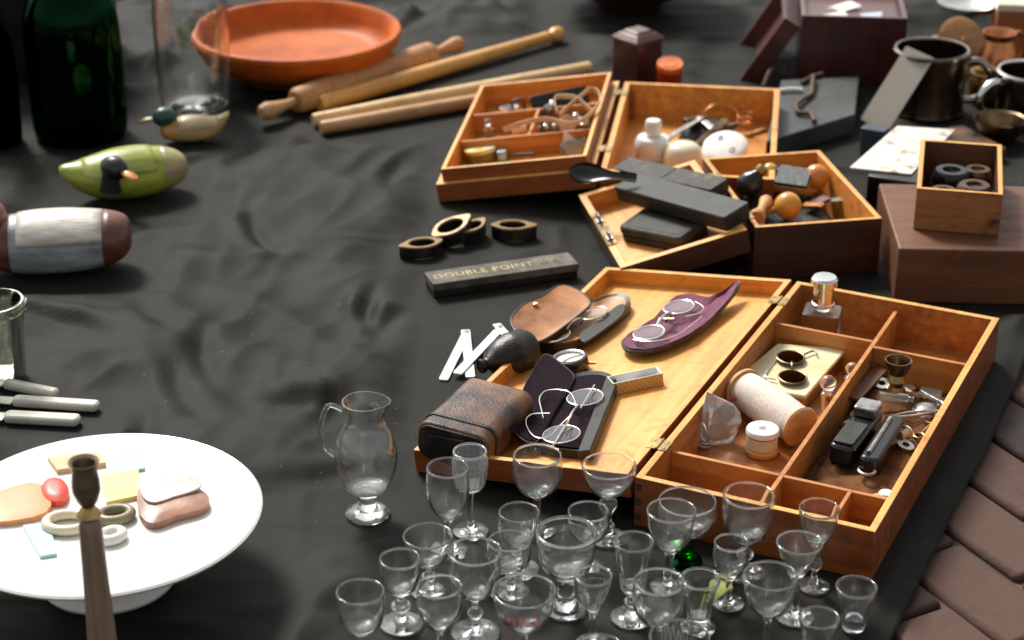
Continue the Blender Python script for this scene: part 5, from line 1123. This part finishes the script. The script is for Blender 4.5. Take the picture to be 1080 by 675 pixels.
def flat(name,label,cat,pts,h,m,bulge=0,lift=.0004):
    loc,q=PP.trace(pts,h); q=[p.to_2d() for p in spline([(a.x,a.y,0) for a in q],3,True)] if bulge else q
    solo(name,label,cat,MB().pad(q,lambda x,y,t:h*(1-bulge*t**4),lambda x,y,t:0,5),m,loc+V((0,0,lift)),None,bevel=0 if bulge else .0006)
flat('orange_slab','flat salmon orange slab at the left of the cake stand','slab',[(-14,522),(30,507),(52,515),(48,538),(0,548),(-16,540)],.010,mat('salmon',(.72,.30,.13),.5,var=.12),.3)
flat('red_disc','bright red rounded counter beside the orange slab','counter',[(42,512),(50,501),(64,501),(72,512),(66,524),(48,523)],.013,mat('coral_red',(.70,.08,.05),.4,var=.1),.4)
flat('blue_card','pale blue card furthest back on the cake stand','card',[(118,478),(150,474),(153,494),(124,498)],.004,mat('pale_blue',(.42,.64,.68),.6,var=.08))
flat('blue_card','pale blue card at the near side of the cake stand, below the orange slab','card',[(24,554),(52,550),(60,584),(42,587)],.004,bpy.data.materials['pale_blue'])
flat('yellow_card','pale yellow card with an amber spot, next to the brown rimmed stone','card',[(106,500),(146,494),(150,522),(112,530)],.005,mat('pale_yellow',(.78,.64,.26),.6,var=0,c2=(.75,.50,.10),scale=12,lo=.6,hi=.75))
flat('tan_card','tan card lying behind the candlestick','card',[(50,482),(104,476),(112,488),(60,496)],.006,mat('tan_card',(.62,.44,.22),.6,var=.15))
flat('polished_stone','creamy polished stone slice with a brown rim','stone',[(144,520),(150,508),(172,505),(202,508),(220,520),(214,532),(186,540),(162,548),(148,540)],.014,mat('agate_rim',(.34,.17,.11),.35,var=.3),.35)
flat('stone_face','pinkish cream face plate lying on the brown rimmed stone','stone',[(148,518),(156,509),(174,507),(200,510),(214,519),(206,527),(184,534),(164,540),(152,534)],.004,mat('agate',(.66,.52,.44),.3,var=.2,scale=30,c2=(.75,.68,.62)),.4,.0146)
for k,(px,py,rp_,c) in enumerate([(72,556,22,'ring'),(122,548,16,'ring'),(118,570,12,'ring')]):
    Q=PP.hit(px,py); r_=rp_*((Q-V((0,0,CH))).length)/FPX
    solo('shell_ring',['large cream shell ring on the cake stand, nearest the pale blue card','olive grey shell ring beside the candlestick','smallest pale shell ring at the near side of the candlestick'][k],'shell ring',MB().tube([(r_*math.cos(t*.3),r_*.75*math.sin(t*.3),.006) for t in range(21)],.006,12,True),[K['cream'],K['bronze'] if False else mat('olive_shell',(.24,.20,.11),.4,var=.3),K['paper']][k],Q+V((0,0,.0004)),20*k)
# candlestick
hc=.27; T=GR.hit(88,488,hc); T.z=0
K['walnut']=wood('walnut_turned',(.20,.135,.09),(.36,.26,.18),.35,'z',.3); K['oldbronze']=mat('old_bronze_socket',(.30,.22,.15),.4,.7,var=.4,scale=30)
cn=thing('candlestick','tall brown candlestick with a dark bronze socket, standing in front of the cake stand','candlestick',T+V((0,0,.001)),0)
part('base',MB().lathe([(0,0),(.055,0),(.057,.006),(.050,.014),(.030,.022),(.022,.0298),(0,.0298)],44),K['walnut'],cn)
part('column',MB().lathe([(0,.030),(.0165,.030),(.0150,.06),(.0138,.10),(.0128,.15),(.0118,.193),(.0110,.200),(.009,.2048),(0,.2048)],36),K['walnut'],cn)
part('collar',MB().lathe([(0,.205),(.009,.205),(.0125,.209),(.010,.214),(.006,.219),(0,.219)],32),K['brass'],cn)
part('socket',MB().lathe([(0,.2192),(.0065,.2192),(.011,.226),(.0145,.238),(.0140,.250),(.0125,.260),(.0155,hc),(.0150,hc+.001),(.0118,hc-.002),(.0105,.245),(0,.240)],36),K['oldbronze'],cn)

P=GR.hit(105,88)  # crate added as a backing, so the corner behind the bottles goes black
dc=thing('dark_corner_filler','big nearly black crate added behind the bottles to darken the far corner','crate',P+V((0,.14,.001)),4)
open_tray('body',dc,.46,.26,.26,.012,.01,[K['black'],K['black'],K['black']],-.46,-.13)
part('batten',MB().box(-.3,-.1345,.02,.04,.008,.2),K['black'],dc,.001); part('batten',MB().box(-.08,-.1345,.02,.04,.008,.2),K['black'],dc,.001)

# more brown oddments in the far corner
P=GR.hit(1003,100); 
solo('brass_pot','squat brown brass pot between the pewter mug and the copper jug','pot',MB().lathe([(0,0),(.028,0),(.036,.015),(.037,.04),(.030,.055),(.034,.060),(.031,.060),(.027,.055),(.032,.035),(0,.02)],32),K['brass'],GR.hit(1040,108)+V((0,0,.001)),0)
solo('leather_book','small brown leather bound book lying under the rim of the picture card','book',MB().prism(rrect(.09,.13,.003),0,.022),K['brownleather'],GR.hit(1015,160)+V((0,0,.001)),24,bevel=.003)
solo('wooden_disc','round brown turned wooden disc leaning on the orange box','disc',MB().lathe([(0,0),(.05,0),(.053,.006),(.045,.011),(.01,.014),(.008,.024),(0,.026)],36,Tm(0,0,.05,rx=60)),K['beechdark'],GR.hit(1010,72)+V((0,0,.001)),20)

solo('brass_bowl','tarnished brass bowl between the second dark mug and the small crate','bowl',MB().lathe([(0,0),(.022,0),(.040,.018),(.046,.040),(.048,.044),(.044,.042),(.036,.020),(0,.008)],36),K['bronze'],GR.hit(1052,150)+V((0,0,.001)),0)
# ---------------------------------------------------------------- black ground cloth
e0=GR.hit(930,690); e1=GR.hit(1062,420); ed=(e1-e0).normalized()
def edge_x(y): return e0.x+ed.x/ed.y*(y-e0.y)
def ridge(x,y,ang,f,st,seed):
    a=rad(ang); u=x*math.cos(a)+y*math.sin(a); v=-x*math.sin(a)+y*math.cos(a)
    wob=noise.noise(V((x*2.3,y*2.3,seed)))*.35
    n=noise.noise(V((u*f*st,(v+wob*.25)*f,seed+3.1)))
    return (1-abs(n)*2)
def fold(x,y):
    z=.013*ridge(x,y,58,3.4,.35,1)+.011*ridge(x,y,18,5.2,.4,9)+.008*ridge(x,y,-35,7.0,.4,21)+.003*noise.noise(V((x*14,y*14,2)))
    return z+.004*ridge(x,y,75,14,.3,33)-.012
import numpy as np
bpy.context.view_layer.update()
rects=[]
for o in sc.objects:
    if o.parent is None and o.type in('EMPTY','MESH') and o.get('kind')!='structure':
        pts=[c.matrix_world@V(p) for c in [o]+list(o.children_recursive) if c.type=='MESH' for p in c.bound_box]
        if pts and min(p.z for p in pts)<.035: rects.append((min(p.x for p in pts),max(p.x for p in pts),min(p.y for p in pts),max(p.y for p in pts)))
def mask(x,y):
    x=np.asarray(x);d=np.full(x.shape,9.0)
    for a,b_,c,e in rects:
        dx=np.maximum(np.maximum(a-x,x-b_),0); dy=np.maximum(np.maximum(c-y,y-e),0); d=np.minimum(d,np.hypot(dx,dy))
    t=np.clip((d-.006)/.075,0,1); return t*t*(3-2*t)
rd_=random.Random(5); dents=[]
for k in range(150):
    dents.append((rd_.uniform(-1.1,.75),rd_.uniform(1.75,4.3),rd_.choice([62,75,50,15,-30,100,120])+rd_.uniform(-14,14),rd_.uniform(.04,.10),rd_.uniform(.012,.022),rd_.uniform(.004,.012)))
def dent_row(xs,y):
    xs=np.asarray(xs); z=np.zeros(xs.shape)
    for cx,cy_,a,l,w_,d in dents:
        if abs(y-cy_)>.2: continue
        c,s_=math.cos(rad(a)),math.sin(rad(a)); u=(xs-cx)*c+(y-cy_)*s_; v=-(xs-cx)*s_+(y-cy_)*c+u*u*2.0
        g=np.exp(-(u/l)**2); z+=d*g*(.8*np.exp(-((v-w_*1.5)/(w_*1.2))**2)-np.exp(-(v/w_)**2))
    return z
nu,nv=420,560; vs=[];fs=[]
for j in range(nv+1):
    y=.95+(5.6-.95)*(j/nv)**1.25
    xr=edge_x(min(y,3.2))+max(0,y-3.2)*.5+.006*noise.noise(V((y*6,0,5))); xl=-2.1
    xs_=[xl+(xr-xl)*i/nu for i in range(nu+1)]; dn=dent_row(xs_,y)
    mk=mask([xl+(xr-xl)*i/nu for i in range(nu+1)],y)
    for i in range(nu+1):
        t=i/nu; x=xl+(xr-xl)*t
        z=(fold(x,y)*1.35+float(dn[i])*1.3)*float(mk[i])-.0006*(1+noise.noise(V((x*18,y*18,4))))
        ex=max(0,1-(xr-x)/.03); z=z-ex*.012
        if z<0: z=-.0145*math.tanh(-z/.0145)
        vs.append((x,y,z))
for j in range(nv):
    for i in range(nu):
        a=j*(nu+1)+i; fs.append((a,a+1,a+nu+2,a+nu+1))
m,nt,b=nodes('black_cloth'); L=nt.links.new
tc=N(nt,'ShaderNodeTexCoord'); n1=N(nt,'ShaderNodeTexNoise'); L(tc.outputs['Object'],n1.inputs[0]); n1.inputs['Scale'].default_value=3.5; n1.inputs['Detail'].default_value=8; n1.inputs['Roughness'].default_value=.6
cr=N(nt,'ShaderNodeValToRGB'); L(n1.outputs['Fac'],cr.inputs[0]); e=cr.color_ramp.elements; e[0].position=.3; e[0].color=(.013,.0128,.0108,1); e[1].position=.75; e[1].color=(.0225,.0212,.0168,1)
n5=N(nt,'ShaderNodeTexNoise'); L(tc.outputs['Object'],n5.inputs[0]); n5.inputs['Scale'].default_value=210; n5.inputs['Detail'].default_value=1
n6=N(nt,'ShaderNodeTexNoise'); L(tc.outputs['Object'],n6.inputs[0]); n6.inputs['Scale'].default_value=4; n6.inputs['Detail'].default_value=4
lm=N(nt,'ShaderNodeMath',operation='MULTIPLY_ADD'); L(n6.outputs['Fac'],lm.inputs[0]); lm.inputs[1].default_value=.25; L(n5.outputs['Fac'],lm.inputs[2])
l5=N(nt,'ShaderNodeMapRange'); L(lm.outputs[0],l5.inputs[0]); l5.inputs[1].default_value=.885; l5.inputs[2].default_value=.93; l5.inputs[4].default_value=.55
lx_=N(nt,'ShaderNodeMix',data_type='RGBA'); L(l5.outputs[0],lx_.inputs['Factor']); L(cr.outputs[0],lx_.inputs['A']); lx_.inputs['B'].default_value=(.20,.19,.16,1)   # lint and dust
L(lx_.outputs['Result'],b.inputs['Base Color']); b.inputs['Roughness'].default_value=.66; b.inputs['Specular IOR Level'].default_value=.11
n2=N(nt,'ShaderNodeTexNoise'); L(tc.outputs['Object'],n2.inputs[0]); n2.inputs['Scale'].default_value=700; n2.inputs['Detail'].default_value=2
n3=N(nt,'ShaderNodeTexNoise'); L(tc.outputs['Object'],n3.inputs[0]); n3.noise_type='RIDGED_MULTIFRACTAL'; n3.inputs['Scale'].default_value=5.5; n3.inputs['Detail'].default_value=3; n3.inputs['Distortion'].default_value=1.2
b1=N(nt,'ShaderNodeBump'); b1.inputs['Strength'].default_value=.35; b1.inputs['Distance'].default_value=.001; L(n2.outputs['Fac'],b1.inputs['Height'])
b2=N(nt,'ShaderNodeBump'); b2.inputs['Strength'].default_value=.22; b2.inputs['Distance'].default_value=.016; L(n3.outputs['Fac'],b2.inputs['Height']); L(b1.outputs[0],b2.inputs['Normal'])
n7=N(nt,'ShaderNodeTexNoise'); n7.noise_type='RIDGED_MULTIFRACTAL'; m7=N(nt,'ShaderNodeMapping'); L(tc.outputs['Object'],m7.inputs[0]); m7.inputs['Rotation'].default_value=(0,0,.9); m7.inputs['Scale'].default_value=(1.5,5,1); L(m7.outputs[0],n7.inputs[0]); n7.inputs['Scale'].default_value=2.2; n7.inputs['Detail'].default_value=1.5; n7.inputs['Distortion'].default_value=.7
b3=N(nt,'ShaderNodeBump'); b3.inputs['Strength'].default_value=.45; b3.inputs['Distance'].default_value=.022; L(n7.outputs['Fac'],b3.inputs['Height']); L(b2.outputs[0],b3.inputs['Normal']); L(b3.outputs[0],b.inputs['Normal'])
cl=MB(); cl.v=[V(p) for p in vs]; cl.f=fs; cl.m=[0]*len(fs)
me=bpy.data.meshes.new('ground_cloth'); me.from_pydata(vs,[],fs)
o=bpy.data.objects.new('ground_cloth',me); C.objects.link(o); fin(o,m,0,ang=80)
so_=o.modifiers.new('hem','SOLIDIFY'); so_.thickness=.0012; so_.offset=-1
o['label']='large creased black cloth spread on the paving under all the wares'; o['category']='cloth'
